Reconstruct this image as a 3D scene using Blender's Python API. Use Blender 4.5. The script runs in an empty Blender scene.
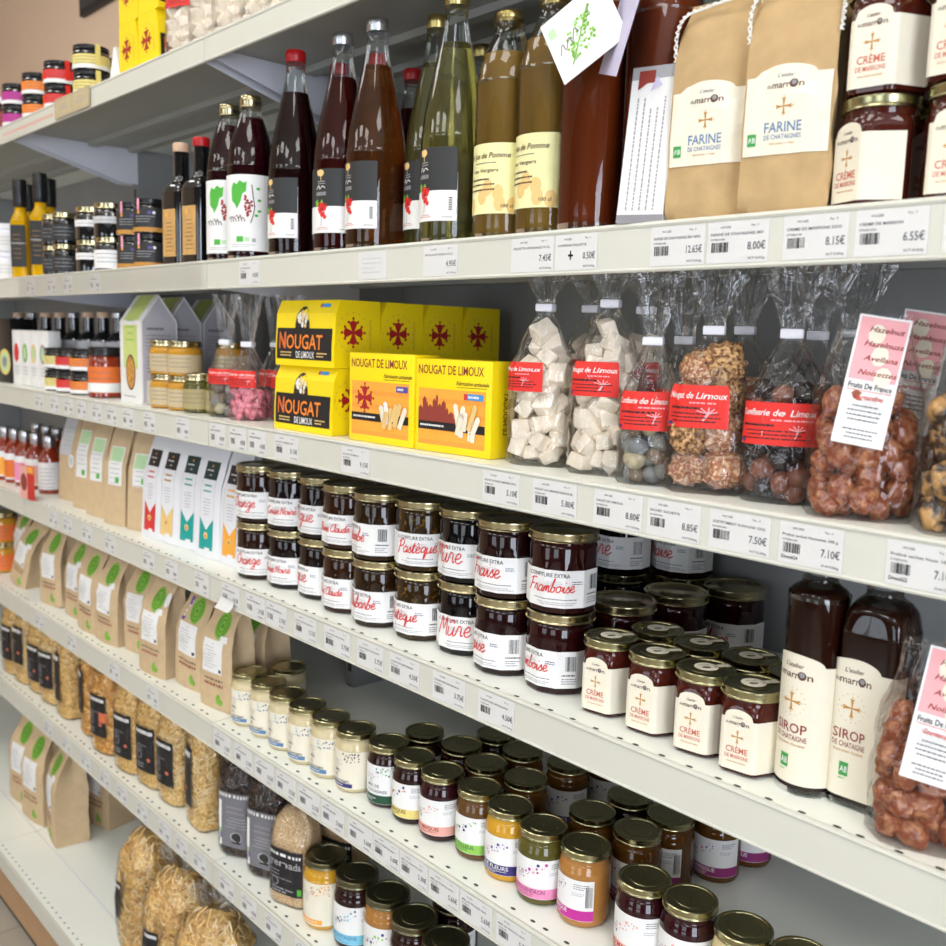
import bpy, bmesh, math, random
from math import sin, cos, pi, radians, sqrt, atan2
from mathutils import Vector, Matrix, noise

SC = bpy.context.scene
COL = SC.collection
R = random.Random(7)

# ------------------------------------------------------------------ camera
CAM = Vector((0.0, -0.776, 1.46))
yaw, pit, rol = radians(47.150), radians(7.897), radians(1.615)
fw = Vector((-sin(yaw)*cos(pit), cos(yaw)*cos(pit), -sin(pit)))
r0 = Vector((cos(yaw), sin(yaw), 0)); u0 = r0.cross(fw)
rr = cos(rol)*r0 + sin(rol)*u0; uu = -sin(rol)*r0 + cos(rol)*u0
cd = bpy.data.cameras.new('camera'); cam = bpy.data.objects.new('camera', cd); COL.objects.link(cam)
cam.matrix_world = Matrix(((rr.x, uu.x, -fw.x, CAM.x), (rr.y, uu.y, -fw.y, CAM.y), (rr.z, uu.z, -fw.z, CAM.z), (0, 0, 0, 1)))
cd.sensor_width = 36; cd.lens = 956.88/946*36; cd.clip_start = 0.02; cd.clip_end = 60
cd.dof.use_dof = True; cd.dof.focus_distance = 1.12; cd.dof.aperture_fstop = 6.8
SC.camera = cam

# ------------------------------------------------------------------ world, exposure
w = bpy.data.worlds.new('world'); SC.world = w; w.use_nodes = True
bg = w.node_tree.nodes['Background']; bg.inputs[0].default_value = (0.95, 0.97, 1.0, 1); bg.inputs[1].default_value = 0.10
vs = SC.view_settings
vs.view_transform = 'Standard'; vs.look = 'None'; vs.gamma = 1.0; vs.exposure = -0.16
vs.use_curve_mapping = False
SC.cycles.transparent_max_bounces = 40
SC.cycles.max_bounces = 10
SC.cycles.sample_clamp_indirect = 6

LAMP = 9.3      # strength of the ceiling lamp diffusers
DAY = 9.0       # watts of each shop window

# daylight through the shop windows: two across the aisle, one at the near end
for lx_, ly_, rz_, k_ in ((-1.9, -4.86, 0, 1.0), (.9, -4.86, 0, 1.0), (2.56, -2.2, 90, 10.0)):
    ld = bpy.data.lights.new('window_daylight', 'AREA'); ld.shape = 'RECTANGLE'; ld.size = 1.5; ld.size_y = 1.9
    ld.energy = DAY*k_; ld.color = (0.88, 0.93, 1.0) if rz_ == 0 else (.80, .86, 1.0)
    lo = bpy.data.objects.new('window_daylight', ld); COL.objects.link(lo)
    lo.location = (lx_, ly_, 1.35); lo.rotation_euler = (radians(90), 0, radians(rz_))

# ------------------------------------------------------------------ materials
def hexc(h):
    h = h.lstrip('#'); c = [int(h[i:i+2], 16)/255 for i in (0, 2, 4)]
    return tuple(x/12.92 if x <= .04045 else ((x+.055)/1.055)**2.4 for x in c)
MATS = {}
def mat(name, col, rough=.5, metal=0, spec=.5, coat=0, trans=0, ior=1.45, var=0, vscale=30, bump=0, bscale=60, emit=0, sub=0, stretch=None):
    """procedural Principled material: colour with noise variation and noise bump"""
    m = bpy.data.materials.new(name); m.use_nodes = True; MATS[name] = m
    nt = m.node_tree; p = nt.nodes['Principled BSDF']
    c = hexc(col) if isinstance(col, str) else col
    p.inputs['Base Color'].default_value = (*c, 1); p.inputs['Roughness'].default_value = rough
    p.inputs['Metallic'].default_value = metal; p.inputs['Specular IOR Level'].default_value = spec
    p.inputs['Coat Weight'].default_value = coat; p.inputs['Coat Roughness'].default_value = .04
    p.inputs['Transmission Weight'].default_value = trans; p.inputs['IOR'].default_value = ior
    if sub: p.inputs['Subsurface Weight'].default_value = sub; p.inputs['Subsurface Radius'].default_value = (.02, .012, .006)
    if emit: p.inputs['Emission Color'].default_value = (*c, 1); p.inputs['Emission Strength'].default_value = emit
    if var or bump:
        tc = nt.nodes.new('ShaderNodeTexCoord'); src = tc.outputs['Object']
        if stretch:
            mp = nt.nodes.new('ShaderNodeMapping'); mp.inputs['Scale'].default_value = stretch
            nt.links.new(src, mp.inputs['Vector']); src = mp.outputs['Vector']
    if var:
        n = nt.nodes.new('ShaderNodeTexNoise'); n.inputs['Scale'].default_value = vscale; n.inputs['Detail'].default_value = 5
        nt.links.new(src, n.inputs['Vector'])
        cr = nt.nodes.new('ShaderNodeValToRGB'); e = cr.color_ramp.elements
        e[0].position = .3; e[1].position = .7
        e[0].color = (*[x*(1-var) for x in c], 1); e[1].color = (*[min(1, x*(1+var)) for x in c], 1)
        nt.links.new(n.outputs['Fac'], cr.inputs['Fac']); nt.links.new(cr.outputs['Color'], p.inputs['Base Color'])
    if bump:
        n2 = nt.nodes.new('ShaderNodeTexNoise'); n2.inputs['Scale'].default_value = bscale; n2.inputs['Detail'].default_value = 4
        nt.links.new(src, n2.inputs['Vector'])
        b = nt.nodes.new('ShaderNodeBump'); b.inputs['Strength'].default_value = bump; b.inputs['Distance'].default_value = .004
        nt.links.new(n2.outputs['Fac'], b.inputs['Height']); nt.links.new(b.outputs['Normal'], p.inputs['Normal'])
    return m
def two_tone(name, c1, c2, scale, rough=.5, lo=.42, hi=.58, bump=.3, coat=0, voronoi=False):
    m = mat(name, c1, rough, coat=coat); nt = m.node_tree; p = nt.nodes['Principled BSDF']
    tc = nt.nodes.new('ShaderNodeTexCoord')
    n = nt.nodes.new('ShaderNodeTexVoronoi' if voronoi else 'ShaderNodeTexNoise'); n.inputs['Scale'].default_value = scale
    nt.links.new(tc.outputs['Object'], n.inputs['Vector'])
    cr = nt.nodes.new('ShaderNodeValToRGB'); e = cr.color_ramp.elements
    e[0].position = lo; e[1].position = hi; e[0].color = (*hexc(c1), 1); e[1].color = (*hexc(c2), 1)
    out = n.outputs['Distance'] if voronoi else n.outputs['Fac']
    nt.links.new(out, cr.inputs['Fac']); nt.links.new(cr.outputs['Color'], p.inputs['Base Color'])
    b = nt.nodes.new('ShaderNodeBump'); b.inputs['Strength'].default_value = bump; b.inputs['Distance'].default_value = .003
    nt.links.new(out, b.inputs['Height']); nt.links.new(b.outputs['Normal'], p.inputs['Normal'])
    return m
def clear(name, tint, gloss, rough, bump=0, bscale=40, base=.05, haze=0):
    """thin clear sheet (film, glass wall): transparent with fresnel gloss"""
    m = bpy.data.materials.new(name); m.use_nodes = True; MATS[name] = m
    nt = m.node_tree; nt.nodes.remove(nt.nodes['Principled BSDF']); out = nt.nodes['Material Output']
    t = nt.nodes.new('ShaderNodeBsdfTransparent'); t.inputs[0].default_value = (*tint, 1)
    g = nt.nodes.new('ShaderNodeBsdfGlossy'); g.inputs['Roughness'].default_value = rough
    lw = nt.nodes.new('ShaderNodeLayerWeight'); lw.inputs['Blend'].default_value = .35
    ma = nt.nodes.new('ShaderNodeMath'); ma.operation = 'MULTIPLY_ADD'
    ma.inputs[1].default_value = gloss; ma.inputs[2].default_value = base
    nt.links.new(lw.outputs['Fresnel'], ma.inputs[0])
    mx = nt.nodes.new('ShaderNodeMixShader')
    nt.links.new(ma.outputs[0], mx.inputs[0]); nt.links.new(t.outputs[0], mx.inputs[1]); nt.links.new(g.outputs[0], mx.inputs[2])
    fin = mx.outputs[0]
    if haze:
        df = nt.nodes.new('ShaderNodeBsdfDiffuse'); df.inputs[0].default_value = (.9, .9, .92, 1)
        m2 = nt.nodes.new('ShaderNodeMixShader'); m2.inputs[0].default_value = haze
        nt.links.new(fin, m2.inputs[1]); nt.links.new(df.outputs[0], m2.inputs[2]); fin = m2.outputs[0]
    nt.links.new(fin, out.inputs[0])
    if bump:
        tc = nt.nodes.new('ShaderNodeTexCoord'); n = nt.nodes.new('ShaderNodeTexNoise')
        n.inputs['Scale'].default_value = bscale; n.inputs['Detail'].default_value = 3; n.inputs['Distortion'].default_value = 1.2
        nt.links.new(tc.outputs['Object'], n.inputs['Vector'])
        b = nt.nodes.new('ShaderNodeBump'); b.inputs['Strength'].default_value = bump; b.inputs['Distance'].default_value = .01
        nt.links.new(n.outputs['Fac'], b.inputs['Height'])
        nt.links.new(b.outputs['Normal'], g.inputs['Normal']); nt.links.new(b.outputs['Normal'], lw.inputs['Normal'])
    return m
def liquid(name, col, dens=1.0):
    """coloured drink: refracting-free tinted body, so what lies behind shows through tinted"""
    m = mat(name, col, .05, trans=dens, ior=1.15, spec=.15)
    return m

# setting
mat('rail_white', '#d1cfc2', .38, var=.02, vscale=8)
mat('board_shade', '#a5a59f', .5, var=.03, vscale=8)  # same paint as the boards, darkened to hold the shade underneath
mat('board_white', '#f0f2e9', .3, var=.02, vscale=6)
mat('steel_grey', '#dadae2', .45, var=.03, vscale=10)
mat('panel_shade', '#8f8f8e', .5, var=.03, vscale=7)  # light shelf paint greyed down, shade behind the goods put into the colour
mat('hole_dark', '#4a4a44', .8, var=.05)
mat('wall_beige', '#d9bda3', .8, var=.03, vscale=3, bump=.05, bscale=90)
mat('wall_dim', '#77736c', .8, var=.02, vscale=3)  # unseen walls, darkened to weaken bounce and reflections in glass
mat('ceiling_white', '#ecebe6', .9, var=.02, vscale=4)
mat('kick_tan', '#b48e68', .55, var=.05, vscale=12)
mat('skirt_black', '#15130f', .5, var=.1)
mat('lamp_glow', (1.0, .985, .95), .5, emit=LAMP)
mat('pane', (.75, .85, .95), .1, emit=3.0)
# papers and inks
mat('paper', '#e9e7e4', .55, var=.015, vscale=50)
mat('paper_cream', '#e8e0cb', .55, var=.02, vscale=50)
mat('paper_ticket', '#dad8d4', .5, var=.01, vscale=60)
mat('paper_grey', '#c9c8c8', .5, var=.02)
mat('paper_lilac', '#c9c2dc', .6, var=.04, vscale=80)
mat('paper_yellow', '#ebe6a8', .5, var=.05, vscale=40)
mat('paper_tan', '#c79a5c', .6, var=.12, vscale=60)
mat('paper_beige', '#c4b08a', .6, var=.06, vscale=50)
mat('paper_olive', '#a8996a', .6, var=.06, vscale=50)
mat('card_tan', '#b8a888', .5, var=.05)
for n_, c_ in dict(ink='#26242a', ink_soft='#6c6a70', ink_faint='#a5a4a6', ink_red='#d4312e', ink_redsoft='#c96a55', ink_orange='#e0702a', ink_gold='#c18a3c',
                   ink_blue='#5d7fa6', ink_navy='#34306f', ink_violet='#5b4a9c', ink_green='#3f9c4a', ink_darkgreen='#1d4a33', ink_lime='#8fc653', ink_teal='#119a92', ink_tealblack='#12302f',
                   ink_pink='#e58fb4', ink_magenta='#c02a93', ink_plum='#8c2a6b', ink_salmon='#e9a99c', ink_yellow='#e2d07a', ink_sky='#7cc4de', ink_white='#e9e7e3',
                   ink_crimson='#a81c22', ink_brown='#5a3526', ink_black='#1c1b1d', ink_maroon='#8f3a2e', ink_tangerine='#ee9a3c', ink_amber='#f2a63c', ink_flame='#f0862a', ink_sand='#e6c27c', ink_charcoal='#2c2c2c',
                   ink_blush='#efa9ac', ink_palegreen='#b8d9a8', ink_grass='#4fae3a', ink_fern='#4a8128', ink_leaf='#76ad36', ink_grey='#77757a', ink_dust='#8f8c90', ink_stripred='#dd2b22', ink_azure='#3f8fd0').items():
    mat(n_, c_, .5, var=.03, vscale=80)
# food, packaging
mat('gold_lid', '#a7a17b', .24, metal=1, var=.06, vscale=40)
mat('brass_lid', '#bfb48e', .22, metal=1, var=.05, vscale=40)
mat('dark_lid', '#77745a', .3, metal=1, var=.06, vscale=40)
mat('silver_cap', '#c9c9cd', .3, metal=1, var=.04, vscale=60)
mat('gold_cap', '#b8a468', .3, metal=1, var=.06, vscale=60)
mat('red_cap', '#b5161b', .35, var=.05)
mat('black_plastic', '#161617', .3, var=.1)
mat('beige_cap', '#d8b394', .5, var=.08)
mat('white_plastic', '#ecebf0', .35, var=.02)
mat('pink_tab', '#e79fb0', .5, var=.03)
mat('red_box', '#c9261f', .4, var=.04)
mat('yellow_box', '#f6d80e', .36, var=.02, vscale=20)
mat('yellow_box_edge', '#e6c200', .36, var=.02)
mat('kraft', '#b99a6c', .75, var=.09, vscale=45, bump=.35, bscale=40)
mat('kraft_pale', '#c9ae88', .7, var=.06, vscale=50, bump=.15, bscale=60)
mat('kraft_rosy', '#b9937a', .7, var=.06, vscale=30, bump=.25, bscale=45)
mat('twine', '#ece9e2', .8, var=.1, vscale=200, bump=.5, bscale=400)
mat('pouch_white', '#e4e4e7', .32, var=.015, vscale=20, bump=.1, bscale=30)
mat('carton_white', '#e9e7e4', .5, var=.02)
mat('carton_grey', '#b9b5bb', .55, var=.03)
mat('carton_lime', '#c9d67e', .5, var=.05)
mat('carton_olive', '#7d8437', .5, var=.08)
for n_, c_ in dict(jam_orange='#251006', jam_cherry='#140607', jam_fig='#180a06', jam_plum='#2c1407', jam_rhubarb='#261708', jam_melon='#2a1c08', jam_black='#080506', jam_straw='#1d0707', jam_rasp='#260708').items():
    mat(n_, c_, .05, spec=.5, var=.25, vscale=90)
two_tone('jam_flecked', '#2c1c0a', '#7d5f1e', 130, .05, .58, .76, 0, 0)
for n_, c_ in dict(honey_cream='#cdbd94', honey_dark='#26100b', honey_red='#2c0b10', honey_amber='#55340f', honey_gold='#c08a2a', honey_olive='#56501f', honey_orange='#a9743a', honey_brown='#5e4020', honey_yellow='#c9962a', honey_pale='#e0cf9c', chestnut_cream='#45180f', syrup='#2a0d06').items():
    mat(n_, c_, .06, spec=.12 if n_ == 'syrup' else .5, var=.08, vscale=40, sub=0)
mat('paste_orange', '#d8752a', .3, coat=1, var=.3, vscale=60)
mat('oil_yellow', '#c99a06', .05, spec=.4, var=.25, vscale=18)
mat('oil_amber', '#b9781e', .05, coat=1, var=.05)
mat('glass_black', '#0d0d0e', .05, coat=1, var=.1)
mat('wine_dark', '#1c0506', .05, spec=.1, var=.15, vscale=15)
mat('grape_juice', '#2a060c', .05, spec=.1, var=.15, vscale=15)
liquid('drink_red', '#4a0a08', .45)
liquid('drink_rose', '#a8662e', .88)
liquid('drink_straw', '#ece29c', .96)
mat('drink_apple', '#86662e', .08, spec=.1, var=.06, vscale=12, sub=.0)
mat('drink_amber', '#6b2c10', .06, spec=.1, var=.06, vscale=12)
mat('sauce_red', '#8a2b12', .08, coat=1, var=.2, vscale=30)
mat('nougat', '#f3e6d2', .6, var=.06, vscale=70, bump=.4, bscale=120)
two_tone('dragee_speckle', '#9a9282', '#b7ad98', 60, .25, bump=.1, coat=.4)
for n_, c_ in dict(dragee_grey='#8c887f', dragee_beige='#b5a886', dragee_brown='#7b6650', dragee_blue='#7c7d7c').items(): mat(n_, c_, .3, coat=.4, var=.1, vscale=50)
two_tone('rocher', '#d9ab74', '#6e4426', 260, .5, .4, .6, 1.0, voronoi=False)
two_tone('rocher_dark', '#a86a48', '#e0bd98', 240, .5, .45, .62, 1.0)
mat('choc_milk', '#7a4632', .25, coat=.5, var=.15, vscale=40)
mat('choc_dark', '#241512', .22, coat=.5, var=.2, vscale=40)
two_tone('praline', '#8a4222', '#c98e64', 150, .34, .42, .74, .8, .25)
two_tone('walnut', '#3c2413', '#d0a060', 70, .4, .45, .6, .8, .3)
mat('candy_pink', '#e88a98', .4, coat=.3, var=.15, vscale=80)
two_tone('pasta_gold', '#bd8c42', '#edca84', 160, .5, .35, .65, .8)
mat('pasta_tube', '#eac078', .45, var=.12, vscale=90)
mat('pasta_tube_pale', '#eed6a4', .45, var=.12, vscale=90)
two_tone('pasta_brown', '#ac6c28', '#e2aa54', 150, .5, .35, .65, .8)
two_tone('pasta_dark', '#1f1512', '#5a4538', 120, .4, .4, .65, 1.0)
two_tone('grain', '#c39a6a', '#e8cfa6', 420, .7, .4, .6, .6)
clear('film', (.995, .995, .995), .50, .035, .45, 30, .018, .006)
clear('film_soft', (.995, .995, .995), .40, .045, .42, 26, .015, .004)
clear('bottle_glass', (.96, .98, .96), .8, .02, 0, 10, .0)
clear('rail_plastic', (.99, .99, .99), .35, .05, .5, 18, .05)
# floor: pale tiles with speckle
m = mat('floor_tile', '#a9a398', .35); nt = m.node_tree
tc = nt.nodes.new('ShaderNodeTexCoord'); br = nt.nodes.new('ShaderNodeTexBrick'); br.offset = 0
br.inputs['Scale'].default_value = 3.0; br.inputs['Mortar Size'].default_value = .008; br.inputs['Row Height'].default_value = .5
br.inputs['Color1'].default_value = (*hexc('#aba498'), 1); br.inputs['Color2'].default_value = (*hexc('#a39b8c'), 1); br.inputs['Mortar'].default_value = (*hexc('#8f8574'), 1)
nt.links.new(tc.outputs['Object'], br.inputs['Vector']); nt.links.new(br.outputs['Color'], nt.nodes['Principled BSDF'].inputs['Base Color'])

# ------------------------------------------------------------------ text outlines
_TX = {}
def text2d(s):
    if s in _TX: return _TX[s]
    cu = bpy.data.curves.new('t', 'FONT'); cu.body = s; cu.size = 1; cu.resolution_u = 2; cu.fill_mode = 'FRONT'; cu.offset = .012
    o = bpy.data.objects.new('t', cu); COL.objects.link(o)
    dg = bpy.context.evaluated_depsgraph_get(); dg.update()
    me = bpy.data.meshes.new_from_object(o.evaluated_get(dg))
    vs_ = [(v.co.x, v.co.y) for v in me.vertices]; fs = [tuple(p.vertices) for p in me.polygons]
    bpy.data.objects.remove(o); bpy.data.curves.remove(cu); bpy.data.meshes.remove(me)
    k = 1/.70
    x0 = min(v[0] for v in vs_); x1 = max(v[0] for v in vs_)
    _TX[s] = ([((v[0]-x0)*k, v[1]*k) for v in vs_], fs, (x1-x0)*k)
    return _TX[s]

# cursive stroke letters for the hand-written words: (advance, strokes)
GL = {
 'a': (1.2, [[(.9,.85),(.5,1),(.1,.6),(.15,.1),(.5,0),(.85,.4),(.95,.95),(.9,.2),(1.05,0),(1.2,.2)]]),
 'o': (1.1, [[(.6,1),(.15,.7),(.15,.2),(.5,0),(.85,.3),(.8,.8),(.55,1),(.9,.85),(1.15,.8)]]),
 'i': (.65, [[(0,.2),(.3,.95),(.3,.2),(.45,0),(.65,.2)], [(.42,1.45),(.48,1.6)]]),
 's': (.75, [[(0,.2),(.45,1),(.5,.6),(.7,.3),(.5,0),(.15,.1)]]),
 'e': (.95, [[(0,.35),(.6,.55),(.65,.9),(.35,1),(.1,.5),(.25,.08),(.6,0),(1,.3)]]),
 'm': (1.3, [[(0,0),(.1,.9),(.12,.1),(.3,.9),(.5,.9),(.52,.1),(.7,.9),(.9,.9),(.95,.1),(1.1,0),(1.3,.2)]]),
 'n': (1.0, [[(0,0),(.1,.9),(.12,.1),(.35,.95),(.6,.85),(.62,.1),(.8,0),(1,.2)]]),
 'u': (1.05, [[(0,.95),(.05,.2),(.3,0),(.65,.3),(.75,.95),(.75,.2),(.9,0),(1.05,.2)]]),
 'r': (.9, [[(0,.1),(.2,.95),(.25,1.05),(.55,.9),(.6,.3),(.75,0),(.9,.2)]]),
 'b': (.9, [[(0,.3),(.4,1.9),(.25,2),(.1,.3),(.35,0),(.7,.25),(.6,.75),(.3,.8),(.9,.75)]]),
 'g': (1.1, [[(.8,.9),(.4,1),(.1,.6),(.3,.1),(.75,.4),(.85,.95),(.8,-.7),(.4,-1),(.2,-.7),(1.1,.2)]]),
 'q': (1.1, [[(.8,.9),(.4,1),(.1,.6),(.3,.1),(.75,.4),(.85,.95),(.8,-.9),(1,-.6),(1.1,.2)]]),
 't': (.7, [[(.1,.2),(.35,1.7),(.25,.2),(.45,0),(.7,.2)], [(0,1.1),(.7,1.2)]]),
 'h': (1.0, [[(0,.2),(.35,1.9),(.2,2),(.12,0),(.35,.9),(.6,.9),(.65,.1),(.85,0),(1,.2)]]),
 'l': (.55, [[(0,.2),(.4,1.8),(.2,2),(.15,.3),(.35,0),(.6,.2)]]),
 'd': (1.15, [[(.8,.9),(.4,1),(.1,.6),(.2,.1),(.6,.1),(.85,1.9),(.8,.2),(.95,0),(1.15,.2)]]),
 'F': (1.1, [[(.1,0),(.4,1.9)], [(0,1.8),(.5,2.05),(1.3,2)], [(.2,1),(.9,1.05)]]),
 'P': (1.2, [[(.2,-.2),(.35,1.9)], [(0,1.6),(.6,2.1),(1.2,1.8),(1,1.1),(.35,.9)]]),
 'M': (1.4, [[(0,0),(.25,1.9),(.6,.5),(1,1.9),(1.15,.2),(1.4,0)]]),
 'R': (1.4, [[(.2,-.2),(.35,1.9)], [(0,1.6),(.6,2.1),(1.2,1.8),(1,1.1),(.4,.95),(1.1,0),(1.4,.2)]]),
 'C': (1.25, [[(1.1,1.7),(.6,2),(.1,1.2),(.2,.2),(.7,0),(1.25,.4)]]),
 'O': (1.3, [[(.7,2),(.1,1.4),(.1,.4),(.6,0),(1.1,.6),(1.1,1.5),(.7,2),(1.3,1.7)]]),
 'N': (1.3, [[(0,0),(.2,1.9),(.9,0),(1.1,1.9)]]),
 ' ': (.5, []),
}
def catmull(pts, k=4):
    out = []
    P = [pts[0]] + list(pts) + [pts[-1]]
    for i in range(1, len(P)-2):
        for j in range(k):
            t = j/k
            out.append(tuple(.5*((2*P[i][a]) + (-P[i-1][a]+P[i+1][a])*t + (2*P[i-1][a]-5*P[i][a]+4*P[i+1][a]-P[i+2][a])*t*t + (-P[i-1][a]+3*P[i][a]-3*P[i+1][a]+P[i+2][a])*t**3) for a in range(len(pts[0]))))
    out.append(pts[-1]); return out

# ------------------------------------------------------------------ mesh builder
EPS = .00022
class M:
    def __init__(s): s.v = []; s.f = []; s.fm = []; s.map = lambda x, y, l: (x, -l*EPS, y)
    def face(s, idx, m): s.f.append(idx); s.fm.append(m)
    # --- solids
    def box(s, x0, x1, y0, y1, z0, z1, m, mats=None):
        b = len(s.v)
        s.v += [(x0,y0,z0),(x1,y0,z0),(x1,y1,z0),(x0,y1,z0),(x0,y0,z1),(x1,y0,z1),(x1,y1,z1),(x0,y1,z1)]
        for k, q in enumerate(((0,3,2,1),(4,5,6,7),(0,1,5,4),(1,2,6,5),(2,3,7,6),(3,0,4,7))):
            s.face(tuple(b+i for i in q), (mats or {}).get(k, m))
    def rbox(s, x0, x1, y0, y1, z0, z1, m, r=.003, n=3):
        """box with rounded vertical and horizontal edges (superellipse rings)"""
        cx, cy = (x0+x1)/2, (y0+y1)/2
        rows = []
        for k in range(n+1):
            a = k/n*pi/2; rows.append((z0+r-r*cos(a), r-r*sin(a)))
        for k in range(n+1):
            a = k/n*pi/2; rows.append((z1-r+r*sin(a), r-r*cos(a)))
        rings = []
        for z, ins in rows:
            ring = []
            for qx, qy, a0 in ((1,-1,-pi/2),(1,1,0),(-1,1,pi/2),(-1,-1,pi)):
                for k in range(n+1):
                    a = a0+k/n*pi/2; rad = max(r-ins, 1e-5)
                    ring.append((cx+qx*((x1-x0)/2-r)+rad*cos(a), cy+qy*((y1-y0)/2-r)+rad*sin(a), z))
            rings.append(ring)
        s.rings(rings, m)
    def rings(s, rings, m, cap0=True, cap1=True, closed=True):
        n = len(rings[0]); b = len(s.v)
        for r_ in rings: s.v += r_
        for i in range(len(rings)-1):
            mm = m[i] if isinstance(m, list) else m
            for j in range(n if closed else n-1):
                k = (j+1) % n
                s.face((b+i*n+j, b+i*n+k, b+(i+1)*n+k, b+(i+1)*n+j), mm)
        if cap0: s.face(tuple(b+j for j in reversed(range(n))), m[0] if isinstance(m, list) else m)
        if cap1: s.face(tuple(b+(len(rings)-1)*n+j for j in range(n)), m[-1] if isinstance(m, list) else m)
    def lathe(s, prof, m, n=40, fac=None, cx=0, cy=0, cap0=True, cap1=True):
        """prof: (r, z[, facet amount 0..1]); fac(theta) scales facetted rows; theta measured from -Y towards +X"""
        rings = []
        for p in prof:
            am = p[2] if len(p) > 2 else 0
            ring = []
            for j in range(n):
                th = 2*pi*j/n
                rad = p[0]*(1-am+am*fac(th)) if fac and am else p[0]
                ring.append((cx+rad*sin(th), cy-rad*cos(th), p[1]))
            rings.append(ring)
        s.rings(rings, m, cap0, cap1)
    def tube(s, pts, r, m, n=6, taper=None, caps=True):
        rings = []
        P = [Vector(p) for p in pts]
        up = Vector((.13, .21, .97))
        for i, p in enumerate(P):
            d = (P[min(i+1, len(P)-1)]-P[max(i-1, 0)])
            d = d.normalized() if d.length > 1e-9 else Vector((0,0,1))
            a = d.cross(up); a = a.normalized() if a.length > 1e-4 else Vector((1,0,0)); b_ = d.cross(a)
            q = r*(taper(i/(len(P)-1)) if taper else 1)
            rings.append([tuple(p+a*q*cos(2*pi*j/n)+b_*q*sin(2*pi*j/n)) for j in range(n)])
        s.rings(rings, m, caps, caps)
    def blob(s, c, rad, m, seed=0, amp=.12, nu=10, nv=7, freq=1.6, flat=None):
        b = len(s.v)
        off = Vector((seed*3.1, seed*1.7, seed*2.3))
        for i in range(nv+1):
            ph = pi*i/nv
            for j in range(nu):
                th = 2*pi*j/nu
                d = Vector((sin(ph)*cos(th), sin(ph)*sin(th), cos(ph)))
                if flat: # polyhedral chunk
                    e = flat; q = (abs(d.x)**e+abs(d.y)**e+abs(d.z)**e)**(-1/e)
                else: q = 1
                q *= 1+amp*noise.noise(d*freq+off)
                s.v.append((c[0]+rad[0]*d.x*q, c[1]+rad[1]*d.y*q, c[2]+rad[2]*d.z*q))
        for i in range(nv):
            for j in range(nu):
                k = (j+1) % nu
                s.face((b+i*nu+j, b+(i+1)*nu+j, b+(i+1)*nu+k, b+i*nu+k), m)
    def prism(s, pts, y0, y1, m, mside=None):
        """outline in (x, z) extruded along y"""
        b = len(s.v); n = len(pts)
        s.v += [(p[0], y0, p[1]) for p in pts] + [(p[0], y1, p[1]) for p in pts]
        s.face(tuple(b+i for i in range(n)), m); s.face(tuple(b+n+i for i in reversed(range(n))), m)
        for i in range(n):
            k = (i+1) % n; s.face((b+k, b+i, b+n+i, b+n+k), mside or m)
    # --- printing on a surface given by s.map(x, y, layer)
    def pts2(s, pts, faces, m, l):
        b = len(s.v); s.v += [tuple(s.map(x, y, l)) for x, y in pts]
        for f in faces: s.face(tuple(b+i for i in f), m)
    def strip(s, x0, x1, ylo, yhi, m, l=1, nx=None, ny=1):
        nx = nx or max(1, int(abs(x1-x0)/.004)); P = []; F = []
        for i in range(nx+1):
            x = x0+(x1-x0)*i/nx
            a = ylo(x) if callable(ylo) else ylo; c = yhi(x) if callable(yhi) else yhi
            for j in range(ny+1): P.append((x, a+(c-a)*j/ny))
        for i in range(nx):
            for j in range(ny):
                q = i*(ny+1)+j; F.append((q, q+ny+1, q+ny+2, q+1))
        s.pts2(P, F, m, l)
    def rect(s, x0, y0, x1, y1, m, l=1, nx=None, ny=1): s.strip(x0, x1, y0, y1, m, l, nx, ny)
    def disc(s, cx, cy, r, m, l=1, n=10, ry=None):
        ry = ry or r
        pts = [(cx+r*cos(2*pi*i/n), cy+ry*sin(2*pi*i/n)) for i in range(n)]
        if max(r, ry) > .0026: s.fan((cx, cy), pts, m, l, 2 if r < .008 else 4)
        else: s.pts2(pts, [tuple(range(n))], m, l)
    def fan(s, c, pts, m, l, k):
        n = len(pts); P = [c]; F = []
        for q in range(1, k+1):
            for p in pts: P.append((c[0]+(p[0]-c[0])*q/k, c[1]+(p[1]-c[1])*q/k))
        for i in range(n):
            j = (i+1) % n; F.append((0, 1+i, 1+j))
            for q in range(k-1): a = 1+q*n; F.append((a+i, a+n+i, a+n+j, a+j))
        s.pts2(P, F, m, l)
    def poly(s, pts, m, l=1):
        ex = max(max(p[0] for p in pts)-min(p[0] for p in pts), max(p[1] for p in pts)-min(p[1] for p in pts))
        if len(pts) == 3 and ex > .004:
            s.fan((sum(p[0] for p in pts)/3, sum(p[1] for p in pts)/3), [q for i in range(3) for q in (pts[i], ((pts[i][0]+pts[(i+1)%3][0])/2, (pts[i][1]+pts[(i+1)%3][1])/2))], m, l, 3)
        else: s.pts2(pts, [tuple(range(len(pts)))], m, l)
    def text(s, t, x, y, h, m, l=2, al='l', w=None, shear=0, rot=0):
        P, F, tw = text2d(t); sx = (w/tw) if w else h
        W = tw*sx; o = {'l': 0, 'c': -W/2, 'r': -W}[al]
        c_, s_ = cos(rot), sin(rot)
        Q = []
        for px, py in P:
            a, b_ = o+px*sx+py*h*shear, py*h
            Q.append((x+a*c_-b_*s_, y+a*s_+b_*c_))
        s.pts2(Q, F, m, l)
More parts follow.
